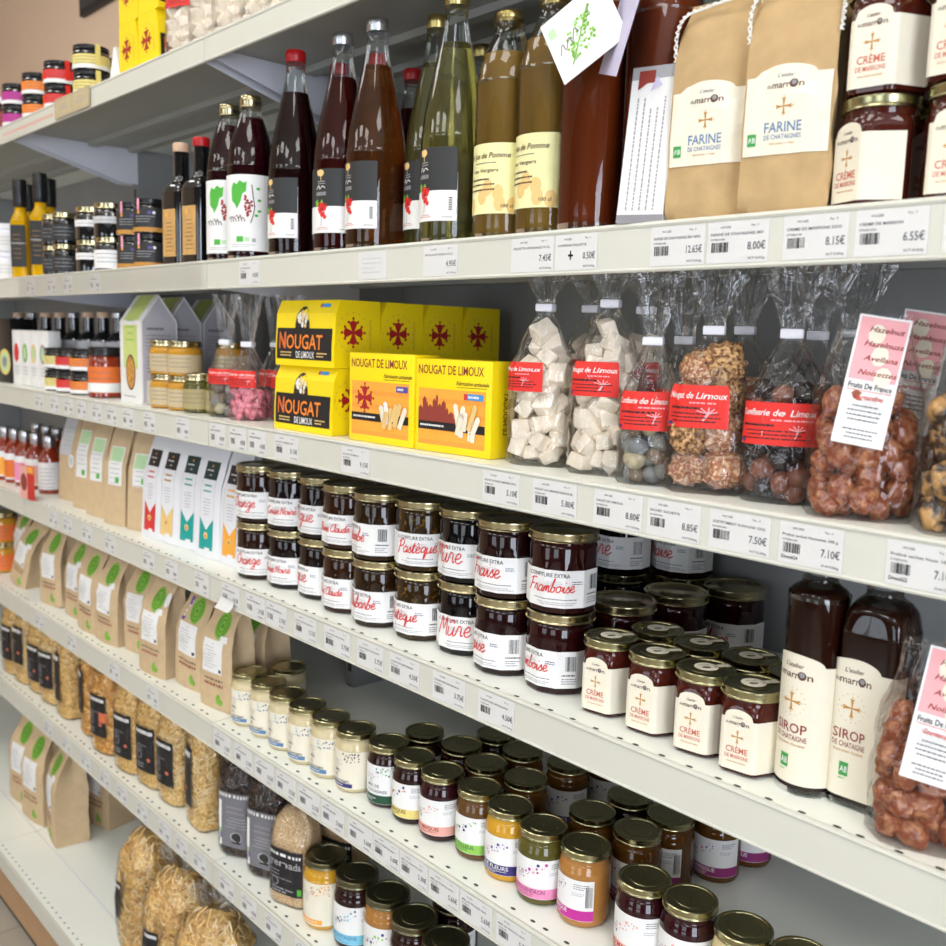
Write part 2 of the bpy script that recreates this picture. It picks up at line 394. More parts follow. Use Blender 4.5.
    def stroke(s, pts, wd, m, l=2):
        P = []; F = []
        for i, p in enumerate(pts):
            a = pts[max(i-1, 0)]; c = pts[min(i+1, len(pts)-1)]
            dx, dy = c[0]-a[0], c[1]-a[1]; L = sqrt(dx*dx+dy*dy) or 1
            P += [(p[0]-dy/L*wd/2, p[1]+dx/L*wd/2), (p[0]+dy/L*wd/2, p[1]-dx/L*wd/2)]
        for i in range(len(pts)-1): F.append((2*i, 2*i+1, 2*i+3, 2*i+2))
        s.pts2(P, F, m, l)
    def script(s, t, x, y, w, m, l=2, thick=.0011, slope=.05, hk=1.0):
        acc = {'è': ('e', [(.2,1.6),(.5,1.3)]), 'û': ('u', [(.1,1.3),(.4,1.7),(.7,1.3)])}
        tot = sum(GL[acc.get(c, (c,))[0]][0] for c in t); k = w/tot; cx = 0
        for c in t:
            g, ex = acc.get(c, (c, None)); adv, st = GL[g]
            for q in st + ([ex] if ex else []):
                q = catmull(q, 3) if len(q) > 2 else q
                s.stroke([(x+(cx+px+.25*py)*k, y+py*k*hk+slope*(cx+px)*k) for px, py in q], thick, m, l)
            cx += adv
    def lines(s, x0, x1, y0, rows, dy, h, m, l=2, rnd=None, al='l', fill=.85):
        """rows of tiny illegible print"""
        rg = rnd or R
        for i in range(rows):
            W = (x1-x0)*(rg.uniform(.6, 1) if fill < 1 else 1); x = {'l': x0, 'c': (x0+x1-W)/2, 'r': x1-W}[al]; e = x+W
            while x < e-1e-5:
                q = min(rg.uniform(.0012, .004), e-x); s.rect(x, y0-i*dy, x+q, y0-i*dy+h, m, l, nx=1); x += q+.0007
    def barcode(s, x0, y0, x1, y1, m='ink', l=2, n=14, rnd=None):
        rg = rnd or random.Random(3); k = (x1-x0)/n/2.0; x = x0
        for i in range(n):
            q = k*rg.choice((.6, .9, 1.5)); s.rect(x, y0, min(x+q, x1), y1, m, l, nx=1); x += 2*k
    def cross(s, cx, cy, r, m, l=2):
        """four-armed cross with twelve little balls"""
        for k in range(4):
            c_, s_ = cos(k*pi/2), sin(k*pi/2)
            pl = [(0,0),(.16,.1),(.62,.30),(.5,0),(.62,-.30),(.16,-.1)]
            s.poly([(cx+r*(a*c_-b*s_), cy+r*(a*s_+b*c_)) for a, b in ((0,.02),(.14,.12),(.66,.34),(.80,.0),(.66,-.34),(.14,-.12),(0,-.02))], m, l)
            for a, b in ((.68,.38),(.92,0),(.68,-.38)):
                s.disc(cx+r*(a*c_-b*s_), cy+r*(a*s_+b*c_), r*.1, m, l, 8)
    def thin_cross(s, cx, cy, r, m, l=2):
        for k in range(4):
            c_, s_ = cos(k*pi/2), sin(k*pi/2)
            s.poly([(cx+r*(a*c_-b*s_), cy+r*(a*s_+b*c_)) for a, b in ((0,.05),(.7,.14),(.95,.26),(.9,0),(.95,-.26),(.7,-.14),(0,-.05))], m, l)
            s.disc(cx+r*1.08*c_, cy+r*1.08*s_, r*.08, m, l, 6)
    def build(s, name, smooth=40):
        me = bpy.data.meshes.new(name); me.from_pydata(s.v, [], s.f)
        names = []
        for q in s.fm:
            if q not in names: names.append(q)
        for q in names: me.materials.append(MATS[q])
        ix = {q: i for i, q in enumerate(names)}
        me.polygons.foreach_set('material_index', [ix[q] for q in s.fm])
        if smooth:
            me.polygons.foreach_set('use_smooth', [True]*len(s.f))
            me.update()
            me.set_sharp_from_angle(angle=radians(smooth))
        me.update()
        return me

def cyl_map(r, fac=None, am=1, z0=0):
    def f(x, y, l):
        th = x/r; q = r*(1-am+am*fac(th)) if fac else r
        q += (.0010 if fac else .0004)+l*EPS
        return (q*sin(th), -q*cos(th), y+z0)
    return f
def facets(N, cap=1.0):
    def f(th):
        a = ((th+pi/N) % (2*pi/N))-pi/N
        return min(cos(pi/N)/cos(a), cap)
    return f

# ------------------------------------------------------------------ object helpers
_ME = {}
def cached(key, fn):
    if key not in _ME: _ME[key] = fn()
    return _ME[key]
def link(name, me, parent=None, loc=(0,0,0), rot=(0,0,0), sc=1):
    o = bpy.data.objects.new(name, me); COL.objects.link(o)
    o.location = loc; o.rotation_euler = rot; o.scale = (sc,)*3 if not hasattr(sc, '__len__') else sc
    if parent is not None: o.parent = parent
    return o
def tag(o, label, cat, group=None, kind=None):
    if label: o['label'] = label
    if cat: o['category'] = cat
    if group: o['group'] = group
    if kind: o['kind'] = kind
    return o
def thing(name, label, cat, parts, loc, rz=0, group=None, sc=1, rx=0, ry=0):
    """an Empty at the base of the thing that parents its parts; parts: (name, mesh[, options[, sub-parts]])"""
    e = bpy.data.objects.new(name, None); COL.objects.link(e); e.empty_display_size = .02
    e.rotation_mode = 'ZXY'; e.rotation_euler = (rx, ry, rz)
    e.location = loc; e.scale = (sc,)*3
    tag(e, label, cat, group)
    for p in parts:
        op = p[2] if len(p) > 2 else {}
        o = link(p[0], p[1], e, op.get('loc', (0,0,0)), op.get('rot', (0,0,0)), op.get('sc', 1))
        if op.get('label'): o['label'] = op['label']
        if op.get('kind'): o['kind'] = op['kind']
        for q in (p[3] if len(p) > 3 else []):
            oq = q[2] if len(q) > 2 else {}
            o2 = link(q[0], q[1], o, oq.get('loc', (0,0,0)), oq.get('rot', (0,0,0)), oq.get('sc', 1))
            if oq.get('label'): o2['label'] = oq['label']
    return e
def solo(name, label, cat, me, loc, rz=0, group=None, rx=0, ry=0, sc=1):
    o = link(name, me, None, loc, (0,0,0), sc); o.rotation_mode = 'ZXY'; o.rotation_euler = (rx, ry, rz)
    return tag(o, label, cat, group)
def face_cam(x, y, d=0):
    """z-rotation that turns a thing's front (-Y) to the aisle where the photographer stands, plus d degrees"""
    return atan2(CAM.x-x, -(CAM.y-y)) + radians(d)
ORD = ['first','second','third','fourth','fifth','sixth','seventh','eighth','ninth','tenth','eleventh','twelfth','thirteenth','fourteenth']

# ------------------------------------------------------------------ shelf levels
A_, B_, C_, D_, E_, F_, G_ = 1.936, 1.579, 1.314, 1.044, .770, .504, .160
DEP = .41                     # front rail to back panel
XR, XJ, XL, XLL = -.172, -1.505, -2.472, -3.80

# ================================================================== the room
def struct(name, me, label, **k):
    o = link(name, me); tag(o, label, 'room', None, 'structure'); return o
RX0, RX1, RY0, RY1, RH = -4.7, 2.6, -4.9, .47, 2.95
b = M(); b.box(RX0, RX1, RY0, RY1, -.05, 0, 'floor_tile'); struct('floor', b.build('floor', 0), 'pale tiled shop floor in front of the shelving')
b = M(); b.box(RX0, RX1, RY0, RY1, RH, RH+.05, 'ceiling_white'); struct('ceiling', b.build('ceiling', 0), 'white shop ceiling')
b = M(); b.box(RX0, RX1, RY1, RY1+.1, 0, RH, 'wall_beige'); struct('wall_back', b.build('wall_back', 0), 'beige pink wall behind and above the shelving')
b = M(); b.box(RX0-.1, RX0, RY0, RY1, 0, RH, 'wall_beige'); struct('wall_left', b.build('wall_left', 0), 'beige wall at the far end of the aisle')
b = M()
for a0, a1 in ((RY0, -2.95), (-1.45, RY1)): b.box(RX1, RX1+.1, a0, a1, 0, RH, 'wall_dim')
b.box(RX1, RX1+.1, -2.95, -1.45, 0, .4, 'wall_dim'); b.box(RX1, RX1+.1, -2.95, -1.45, 2.3, RH, 'wall_dim')
struct('wall_right', b.build('wall_right', 0), 'grey wall at the near end of the aisle')
b = M(); x = RX0
for a0, a1 in ((RX0, -2.65), (-1.15, .15), (1.65, RX1)): b.box(a0, a1, RY0-.1, RY0, 0, RH, 'wall_dim')
for a0, a1 in ((-2.65, -1.15), (.15, 1.65)):
    b.box(a0, a1, RY0-.1, RY0, 0, .4, 'wall_dim'); b.box(a0, a1, RY0-.1, RY0, 2.3, RH, 'wall_dim')
struct('wall_front', b.build('wall_front', 0), 'grey wall with shop windows across the aisle')
for i, a0 in enumerate((-2.65, .15)):
    b = M()
    for q in (a0, a0+.73, a0+1.46): b.box(q, q+.04, RY0-.08, RY0-.02, .4, 2.3, 'steel_grey')
    for q in (.4, 2.26): b.box(a0, a0+1.5, RY0-.08, RY0-.02, q, q+.04, 'steel_grey')
    b.box(a0+.02, a0+1.48, RY0-.06, RY0-.05, .42, 2.28, 'pane')
    struct('window_%d' % (i+1), b.build('window', 0), 'shop window across the aisle')

b = M()
for q in (-2.95, -2.22, -1.49): b.box(RX1+.02, RX1+.08, q, q+.04, .4, 2.3, 'steel_grey')
for q in (.4, 2.26): b.box(RX1+.02, RX1+.08, -2.95, -1.45, q, q+.04, 'steel_grey')
b.box(RX1+.05, RX1+.06, -2.93, -1.47, .42, 2.28, 'pane')
struct('window_3', b.build('window', 0), 'shop window at the near end of the aisle')

# ceiling lamps
k = 0
for ly in (-.78, -2.5):
    for lx in (-2.9, -1.7, -.5, .7):
        fr = M(); fr.box(-.32, .32, -.32, .32, -.02, .0, 'rail_white')
        for q in ((-.32,-.30,-.32,.32),(.30,.32,-.32,.32),(-.3,.3,-.32,-.30),(-.3,.3,.30,.32)): fr.box(*q, -.045, -.02, 'rail_white')
        gl = M(); gl.box(-.295, .295, -.295, .295, -.04, -.022, 'lamp_glow')
        thing('ceiling_lamp', 'square ceiling lamp, %s in the row %s' % (ORD[k % 4], 'nearer the shelving' if ly > -1 else 'nearer the windows'), 'lamp',
              [('lamp_frame', cached('lampf', lambda: fr.build('lamp_frame', 0))), ('diffuser', cached('lampg', lambda: gl.build('diffuser', 0)))],
              (lx, ly, RH), 0, 'square ceiling lamps')
        k += 1

# dark framed sign on the wall above
b = M(); b.box(-.16, .16, -.015, 0, 0, .25, 'ink_black'); f_ = M(); f_.box(-.145, .145, -.018, -.015, .015, .235, 'ink_charcoal')
thing('wall_sign', 'dark framed sign hanging on the beige wall above the shelves', 'sign', [('sign_frame', b.build('sign_frame', 0)), ('sign_face', f_.build('sign_face', 0))], (-3.06, RY1, 2.44))

# ================================================================== shelving
def uprights():
    for x, nm in ((XR, 'near end'), (XJ, 'rail joint'), (XL, 'far joint'), (XLL, 'far end')):
        u = M(); u.box(x-.014, x+.014, .30, DEP-.001, 0, 2.2, 'panel_shade')
        z = .25
        while z < 2.15:
            u.box(x-.006, x+.006, .2992, .3005, z, z+.022, 'hole_dark'); z += .05
        solo('shelving_upright', 'grey slotted steel upright behind the shelves at the %s' % nm, 'upright', u.build('upright', 0), (0,0,0), 0, 'slotted uprights')
    for x0, x1, nm in ((XJ, XR, 'near'), (XL, XJ, 'middle'), (XLL, XL, 'far')):
        p = M(); p.box(x0, x1, DEP, DEP+.012, 0, 2.2, 'panel_shade')
        solo('back_panel', 'pale steel back panel, greyed for shade, of the %s bay' % nm, 'panel', p.build('back_panel', 0), (0,0,0), 0, 'steel back panels')
uprights()

def shelf(z, x0, x1, label, fh=.047, holes=None, cover=False, canopy=False, tint='rail_white'):
    bo = M(); bo.box(x0+.001, x1-.001, .004, .298, z-.018, z, 'board_white')
    if x0 < XJ-.1: bo.box(x0+.016, x1-.016, .298, DEP-.002, z-.018, z, 'board_white')
    else: bo.box(x0+.016, x1-.016, .298, DEP-.002, z-.018, z, 'board_white')
    if holes:
        x = x0+.02; i = 0
        while x < x1-.01:
            bo.disc_h(x, holes, z+.0003, .0042 if not canopy else .003, .0022); x += .0335 if i % 4 != 1 else .021; i += 1
    # sheet coloured as shade and stiffening channels under the board
    bo.box(x0+.002, x1-.002, .007, .297, z-.0188, z-.0182, 'board_shade')
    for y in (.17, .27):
        bo.box(x0+.03, x1-.03, y, y+.022, z-.03, z-.0188, 'board_shade')
    rl = M(); rl.box(x0+.001, x1-.001, -.0005, .006, z-fh+.001, z-.001, tint)
    n = 6
    for zc, r_ in ((z-.0022, .0032), (z-fh+.0018, .0024)):
        rings = [[(x, .001+r_*cos(2*pi*j/8)*1.0, zc+r_*sin(2*pi*j/8)) for j in range(8)] for x in (x0+.001, x1-.001)]
        rl.rings(rings, tint)
    parts = [('board', bo.build('board', 30)), ('price_rail', rl.build('price_rail', 30))]
    br_ = M()
    hb = .085 if canopy else .042
    br_.prism_x([(.008, z-.02), (.30, z-.02), (.30, z-.02-hb), (.26, z-.02-hb), (.008, z-fh+.004)], 0, .0016, 'steel_grey')
    bm = br_.build('bracket', 0)
    parts += [('bracket', bm, {'loc': (x0+.0165, 0, 0)}), ('bracket', bm, {'loc': (x1-.018, 0, 0)})]
    if cover:
        cv = M(); n = 60; P = []
        for i in range(n+1):
            x = x0+.03+(x1-x0-.04)*i/n
            for j in range(7): P.append((x, -.0052-.0018*noise.noise(Vector((x*14, j*.5, 1))), z-fh+.003+(fh-.004)*j/6))
        cv.v = P
        for i in range(n):
            for j in range(6): q = i*7+j; cv.face((q, q+7, q+8, q+1), 'rail_plastic')
        parts.append(('plastic_cover', cv.build('plastic_cover', 0)))
    thing('metal_shelf', label, 'shelf', parts, (0,0,0), 0, 'white metal shelves')
def disc_h(s, x, y, z, rx, ry):
    b_ = len(s.v); s.v += [(x+rx*cos(2*pi*i/10), y+ry*sin(2*pi*i/10), z) for i in range(10)]; s.face(tuple(b_+i for i in range(10)), 'hole_dark')
M.disc_h = disc_h
def prism_x(s, pts, x0, x1, m):
    b_ = len(s.v); n = len(pts)
    s.v += [(x0, p[0], p[1]) for p in pts]+[(x1, p[0], p[1]) for p in pts]
    s.face(tuple(b_+i for i in reversed(range(n))), m); s.face(tuple(b_+n+i for i in range(n)), m)
    for i in range(n):
        k_ = (i+1) % n; s.face((b_+i, b_+k_, b_+n+k_, b_+n+i), m)
M.prism_x = prism_x
BAYS = ((XJ, XR, 'near bay'), (XL, XJ, 'middle bay'), (XLL, XL, 'far bay'))
for x0, x1, bn in BAYS:
    near = bn == 'near bay'
    shelf(A_, x0, x1, 'topmost white metal shelf of the %s, above the bottles' % bn, .040, None, False, True)
    shelf(B_, x0, x1, 'white metal shelf of the %s carrying %s' % (bn, 'tall drink bottles and flour bags' if near else 'dark bottles and small jars' if bn[0] == 'm' else 'oil bottles'), .047, None, cover=(bn[0] == 'm'))
    shelf(C_, x0, x1, 'white metal shelf of the %s carrying %s' % (bn, 'yellow nougat boxes and sweets' if near else 'white cartons and small beige jars' if bn[0] == 'm' else 'dark gift boxes'), .047)
    shelf(D_, x0, x1, 'white metal shelf of the %s carrying %s' % (bn, 'dark jam jars and syrup' if near else 'tall kraft and white pouches' if bn[0] == 'm' else 'small sauce bottles'), .048, .006)
    shelf(E_, x0, x1, 'white metal shelf of the %s carrying %s' % (bn, 'honey jars' if near else 'kraft bags with green ovals' if bn[0] == 'm' else 'orange jars'), .048, .013)
    shelf(F_, x0, x1, 'lowest ticketed white metal shelf of the %s carrying %s' % (bn, 'grain bag and wide honey jars' if near else 'clear pasta bags' if bn[0] == 'm' else 'the last pasta bags'), .047, .013)
    # base shelf, deeper than the others
    bo = M(); bo.box(x0+.001, x1-.001, -.10, .298, G_-.02, G_, 'board_white'); bo.box(x0+.016, x1-.016, .298, DEP-.002, G_-.02, G_, 'board_white'); bo.box(x0+.001, x1-.001, -.001, .002, G_-.0002, G_+.0006, 'steel_grey')
    x = x0+.02
    while x < x1-.01: bo.disc_h(x, -.088, G_+.0003, .003, .002); x += .025
    rl = M(); rl.box(x0+.001, x1-.001, -.106, -.10, G_-.040, G_, 'rail_white')
    kp = M(); kp.box(x0+.001, x1-.001, -.095, -.085, .022, G_-.04, 'kick_tan')
    sk = M(); sk.box(x0+.001, x1-.001, -.088, -.06, 0, .022, 'skirt_black')
    thing('base_shelf', 'wide white bottom shelf of the %s on a tan plinth' % bn, 'shelf', [('board', bo.build('board', 0)), ('price_rail', rl.build('price_rail', 0)), ('kick_plate', kp.build('kick_plate', 0), {'label': 'tan kick plate'}), ('skirting', sk.build('skirting', 0), {'label': 'black plinth foot'})], (0,0,0), 0, 'wide bottom shelves')

# ================================================================== jars
def seg_prof(pts, k=3): return catmull(pts, k)
def lid_mesh(r, h, m, ridge=True):
    b = M()
    b.lathe([(r*.9, 0), (r*1.005, .0004), (r*1.015, .0012), (r*1.005, .0022), (r*.985, .0028), (r*.985, h*.70), (r*1.0, h*.82), (r*.995, h*.95), (r*.965, h*1.03), (r*.92, h*1.03), (r*.89, h*.97), (r*.875, h*.86), (r*.60, h*.86), (r*.575, h*.92), (.001, h*.92)], m, 48, cap1=False)
    return b.build('lid', 35)

def confiture(key):
    """facetted jam jar: text word, jam material, lid"""
    word, jam = key
    def mk():
        fac = facets(11); b = M()
        b.lathe([(.036,0),(.0405,.002,.8),(.042,.006,1),(.042,.050,1),(.042,.055,1),(.0412,.060,.3),(.0408,.064,0),(.0408,.078,0),(.0400,.081,0),(.0388,.083),(.0388,.088)], jam, 66, fac)
        return b.build('glass_jar', 30)
    def lab():
        fac = facets(11); b = M(); r_ = .042; b.map = cyl_map(r_, fac, 1, .010)
        L = pi*r_
        b.strip(-.64*L, .64*L, -.001, .044, 'paper', 0, 66)
        x = -.36*L
        b.text('CONFITURE EXTRA', -.036, .0355, .0046, 'ink', 1, w=.054)
        b.script(word, -.036, .0165, .060 if len(word) > 6 else .05, 'ink_red', 2, .0017 if len(word) < 9 else .0014, .03, 1.15)
        rg = random.Random(len(word)*5)
        b.lines(-.014, .012, .0295, 4, .0020, .0006, 'ink_faint', 1, rg, 'c', .5)
        for q in range(5): b.stroke(catmull([(-.022+q*.004, .024), (-.020+q*.004, .029-rg.random()*.003), (-.018+q*.004, .023)], 3), .0004, 'ink_faint', 1)
        b.lines(.021, .036, .0300, 2, .0026, .0010, 'ink_navy', 1, rg)
        b.lines(-.030, .030, .0085, 1, .002, .0011, 'ink_soft', 1, rg, 'c')
        b.lines(-.032, .036, .0045, 2, .0023, .0010, 'ink_faint', 1, rg, 'c')
        b.barcode(.046, .020, .059, .038, 'ink', 1, 15, rg)
        b.lines(.042, .062, .014, 1, .002, .0016, 'ink', 1, rg); b.lines(.042, .062, .0098, 3, .0028, .0010, 'ink_soft', 1, rg)
        return b.build('label', 0)
    return [('glass_jar', cached(('cj', jam), mk), {'label': 'facetted glass full of jam'}),
            ('lid', cached('clid', lambda: lid_mesh(.0425, .0115, 'brass_lid')), {'loc': (0,0,.0860), 'label': 'brass coloured twist lid'}),
            ('label', cached(('cl', word), lab), {'label': 'white label with red handwriting'})]

def honey(text, col, band, dots, paper='paper', lid='gold_lid', short=False, kind=0, textm='ink_white', barcode=False, dark_text=False):
    def mk():
        b = M()
        b.lathe(seg_prof([(.026,0),(.0305,.0012),(.0328,.006),(.033,.012),(.033,.062),(.0325,.068),(.0305,.0755),(.0288,.0785),(.0288,.086)], 3), col, 44)
        return b.build('glass_jar', 50)
    def lab():
        b = M(); r_ = .033; b.map = cyl_map(r_, None, 1, .010)
        rg = random.Random(len(text)*3+len(dots[0]))
        x0, x1 = -.058, .058
        b.strip(x0, x1, -.003 if kind else 0, .056 if kind else .051, paper, 0, 44)
        if short: b.strip(x0, .012, -.001, .0055, band, 1, 24)
        else: b.strip(x0, x1, -.0025 if kind else .0005, .0105 if kind else .0135, band, 1, 44)
        if kind == 0:       # flower honey: dots, bee, band with text
            if text: b.text(text, .024, .0070, .0052, textm, 2, al='r', w=.060 if len(text) > 13 else .054 if len(text) > 10 else .042)
            b.lines(-.030, .022, .0045, 2, .0022, .0008, textm, 2, rg)
            dn = []
            for q in range(400):
                t = rg.random(); x = -.010+.034*t+rg.uniform(-.002, .002); y = .027+.017*t+rg.uniform(-.0045, .0045); r_d = rg.choice((.0007, .0010, .0015, .0021))
                if y < .0475 and x < .026 and all((x-a)**2+(y-c)**2 > (r_d+e+.0006)**2 for a, c, e in dn): dn.append((x, y, r_d))
                if len(dn) > 13: break
            for x, y, r_d in dn: b.disc(x, y, r_d, rg.choice(dots), 1, 9)
            for q in ((-.012,.026),(-.008,.031),(-.0165,.029)):
                b.stroke(catmull([(q[0], q[1]-.003), (q[0]-.003, q[1]), (q[0]+.001, q[1]+.003), (q[0]+.002, q[1]-.002)], 3), .0005, dots[-1], 1)
            b.stroke(catmull([(-.02,.018),(-.017,.021),(-.016,.017),(-.019,.016)], 3), .0006, dots[0], 1)
            b.lines(.032, .052, .045, 3, .0026, .0009, 'ink_soft', 1, rg)
            b.lines(.030, .050, .034, 2, .0024, .0008, 'ink_faint', 1, rg)
            if barcode: b.barcode(.0475, .018, .0565, .044, 'ink', 1, 14, rg)
        else:               # spring / chestnut honey: column of text, dotted top right
            dn = []
            for q in range(500):
                x = rg.uniform(-.006, .024); y = .053-rg.random()**1.3*.014; r_d = rg.choice((.0008, .0012, .0016))
                if all((x-a)**2+(y-c)**2 > (r_d+e+.0004)**2 for a, c, e in dn): dn.append((x, y, r_d))
                if len(dn) > 19: break
            for x, y, r_d in dn: b.disc(x, y, r_d, rg.choice(dots), 1, 8)
            ls = text.split('|')
            for i, t in enumerate(ls if text else []): b.text(t, -.022, .022-.008*i, .0046, 'ink_soft', 2, al='l', w=.0032*len(t)+.0002)
            b.lines(-.024, -.004, .040, 3, .0026, .0009, 'ink_faint', 1, rg)
            b.stroke(catmull([(-.018,.030),(-.015,.034),(-.013,.030),(-.016,.029)], 3), .0005, 'ink_soft', 1)
            if not short: b.lines(-.03, .0, .0045, 2, .003, .0010, 'ink_white', 2, rg)
            else: b.lines(-.026, .006, .0018, 1, .003, .0013, 'ink_white', 2, rg)
        return b.build('label', 0)
    return [('glass_jar', cached(('hj', col), mk)),
            ('lid', cached(('hlid', lid), lambda: lid_mesh(.0315, .0092, lid)), {'loc': (0,0,.0836), 'label': 'golden screw lid'}),
            ('label', cached(('hl', text, band, paper, short, kind, barcode), lab), {'label': 'paper label'})]

def creme(gold=False):
    def mk():
        fac = facets(6, .96); b = M()
        b.lathe([(.028,0,1),(.0335,.002,1),(.0345,.006,1),(.0345,.062,1),(.0335,.067,.9),(.030,.070,.4),(.0288,.0725,0),(.0288,.078,0)], 'chestnut_cream', 60, fac)
        return b.build('glass_jar', 35)
    def lab():
        fac = facets(6, .96); b = M(); r_ = .0345; b.map = cyl_map(r_, fac, 1, .004)
        F6 = r_*pi/3
        top = lambda x: (.0555)+.0075*max(0, 1-((x)/(F6*.42))**2)**.5 if abs(x) < F6*.42 else .0535
        b.strip(-F6*.55, F6*1.42, .001, lambda x: top(x) if x < F6*.42 else .0535, 'paper_cream', 0, 46)
        b.text("L'atelier", -.006, .0540, .0026, 'ink_brown', 1, w=.011, shear=.2)
        b.text('du', -.0135, .0475, .0028, 'ink_soft', 1, w=.0034); b.text('marr', -.0095, .0472, .0042, 'ink_brown', 1, w=.0125)
        b.disc(.0052, .0493, .0026, 'ink_brown', 1, 10); b.disc(.0054, .0498, .0016, 'ink_dust', 2, 8); b.text('n', .0085, .0472, .0042, 'ink_brown', 1, w=.0034)
        b.thin_cross(0, .0352, .0066, 'ink_gold', 1)
        b.text('CRÈME', 0, .0190, .0060, 'ink_redsoft', 1, 'c', w=.024)
        b.text('DE MARRONS', 0, .0132, .0038, 'ink_redsoft', 1, 'c', w=.0255)
        b.text("douce saveur d'occitanie", 0, .0088, .0018, 'ink_gold', 1, 'c', w=.021, shear=.2)
        return b.build('label', 0)
    def seal():
        b = M(); b.map = lambda x, y, l: (x, y, l*EPS)
        b.disc(0, 0, .0125, 'paper_cream', 1, 24); b.rect(.010, -.004, .027, .004, 'paper_cream', 1, nx=2)
        b.disc(-.001, -.002, .0050, 'ink_brown', 2, 12, .0028); b.disc(.0, -.0015, .003, 'ink_dust', 3, 10, .0016)
        b.lines(-.006, .006, .005, 1, .002, .001, 'ink_soft', 2, random.Random(2))
        return b.build('lid_seal', 0)
    return [('glass_jar', cached('crj', mk), {'label': 'six-sided glass full of brown chestnut cream'}),
            ('lid', cached('crlid', lambda: lid_mesh(.0310, .0100, 'gold_lid')), {'loc': (0,0,.0762), 'label': 'golden screw lid'},
             [('lid_seal', cached('crseal', seal), {'loc': (0,0,.0102), 'rot': (0,0,radians(52)), 'label': 'cream paper seal with a tab'})]),
            ('label', cached('crlab', lab), {'label': 'cream arched label'})]

# ---- shelf D: jam jars, two high
FR = [('Orange','jam_orange',-1.442,.066,-34,-22,'first'), ('Cerise Noire','jam_cherry',-1.362,.076,-26,-40,'second'), ('Figue','jam_fig',-1.267,.081,-45,-62,'third'),
      ('Reine Claude','jam_plum',-1.179,.069,-34,-48,'fourth'), ('Rhubarbe','jam_rhubarb',-1.095,.064,-70,-44,'fifth'), ('Pastèque','jam_melon',-1.006,.075,-10,-46,'sixth'),
      ('Mûre','jam_black',-.916,.082,-34,-14,'seventh'), ('Fraise','jam_straw',-.839,.070,-34,-58,'eighth'), ('Framboise','jam_rasp',-.753,.076,-12,-52,'ninth')]
EN = {'Orange':'orange','Cerise Noire':'black cherry','Figue':'fig','Reine Claude':'greengage','Rhubarbe':'rhubarb','Pastèque':'watermelon','Mûre':'blackberry','Fraise':'strawberry','Framboise':'raspberry'}
for i_, (wd, jam, x, y, d1, d0, od) in enumerate(FR):
    x = -1.4435+.0862*i_
    for lv, d in ((1, d1), (0, d0)):
        j_ = 'jam_flecked' if (wd == 'Pastèque') else jam
        dx = 0
        thing('jam_jar', '%s %s jam jar with red handwriting, %s front column from the left' % ('upper' if lv else 'lower', EN[wd], od), 'jar', confiture((wd, j_)),
              (x+dx, y, D_+.098*lv+.0002), face_cam(x, y, d), 'jam jars stacked two high')
# jars standing behind the front columns
for x, y, lv, wd, jam, txt in ((-.731,.167,0,'Framboise','jam_rasp','dark jam jar right behind the end stack of the jam row'), (-.715,.258,0,'Framboise','jam_rasp','dark jam jar second in line behind the end jam stack'),
                            (-.683,.346,0,'Framboise','jam_rasp','rearmost dark jam jar, alone by the grey back panel'), (-.769,.346,0,'Fraise','jam_straw','lower jar of the rear strawberry jam stack'),
                            (-.769,.346,1,'Fraise','jam_straw','upper strawberry jam jar in the rear stack under the rail'), (-.835,.290,0,'Mûre','jam_black','lower jar of the rear blackberry jam stack'),
                            (-.835,.290,1,'Mûre','jam_black','upper blackberry jam jar in the rear stack under the rail')):
    thing('jam_jar', txt, 'jar', confiture((wd, jam)), (x, y, D_+.098*lv+.0002), face_cam(x, y, -38), 'jam jars behind the front row')
# chestnut cream jars on shelf D
for x, y, d, t in ((-.665,.064,-30,'chestnut cream jar beside the raspberry jam, first of the front four'), (-.598,.061,-30,'chestnut cream jar, second of the front four'), (-.534,.058,-24,'chestnut cream jar, third of the front four'),
                   (-.477,.055,-22,'chestnut cream jar beside the syrup bottle, last of the front four'), (-.649,.130,-26,'chestnut cream jar behind, nearest the jam jars'), (-.587,.127,-26,'chestnut cream jar behind, second from the jam jars'),
                   (-.525,.129,-26,'chestnut cream jar behind, third from the jam jars'), (-.466,.124,-26,'chestnut cream jar behind, half hidden by the syrup bottle')):
    thing('chestnut_cream_jar', t + ', on the jam shelf', 'jar', creme(), (x, y, D_+.0002), face_cam(x, y, d), 'six-sided chestnut cream jars')
# chestnut cream jars at the near end of shelf B, two high
for x, y, lv, d, t in ((-.390,.046,0,-50,'lower chestnut cream jar beside the flour bag on the bottle shelf'), (-.390,.046,1,-22,'upper chestnut cream jar beside the flour bag on the bottle shelf'),
                       (-.318,.046,0,-20,'lower chestnut cream jar at the picture edge on the bottle shelf'), (-.322,.046,1,-26,'upper chestnut cream jar at the picture edge on the bottle shelf'),
                       (-.36,.115,0,-26,'lower chestnut cream jar behind the pair on the bottle shelf'), (-.36,.115,1,-26,'upper chestnut cream jar behind the pair on the bottle shelf')):
    thing('chestnut_cream_jar', t, 'jar', creme(), (x, y, B_+.0903*lv+.0002), face_cam(x, y, d), 'chestnut cream jars stacked two high', 1.04)

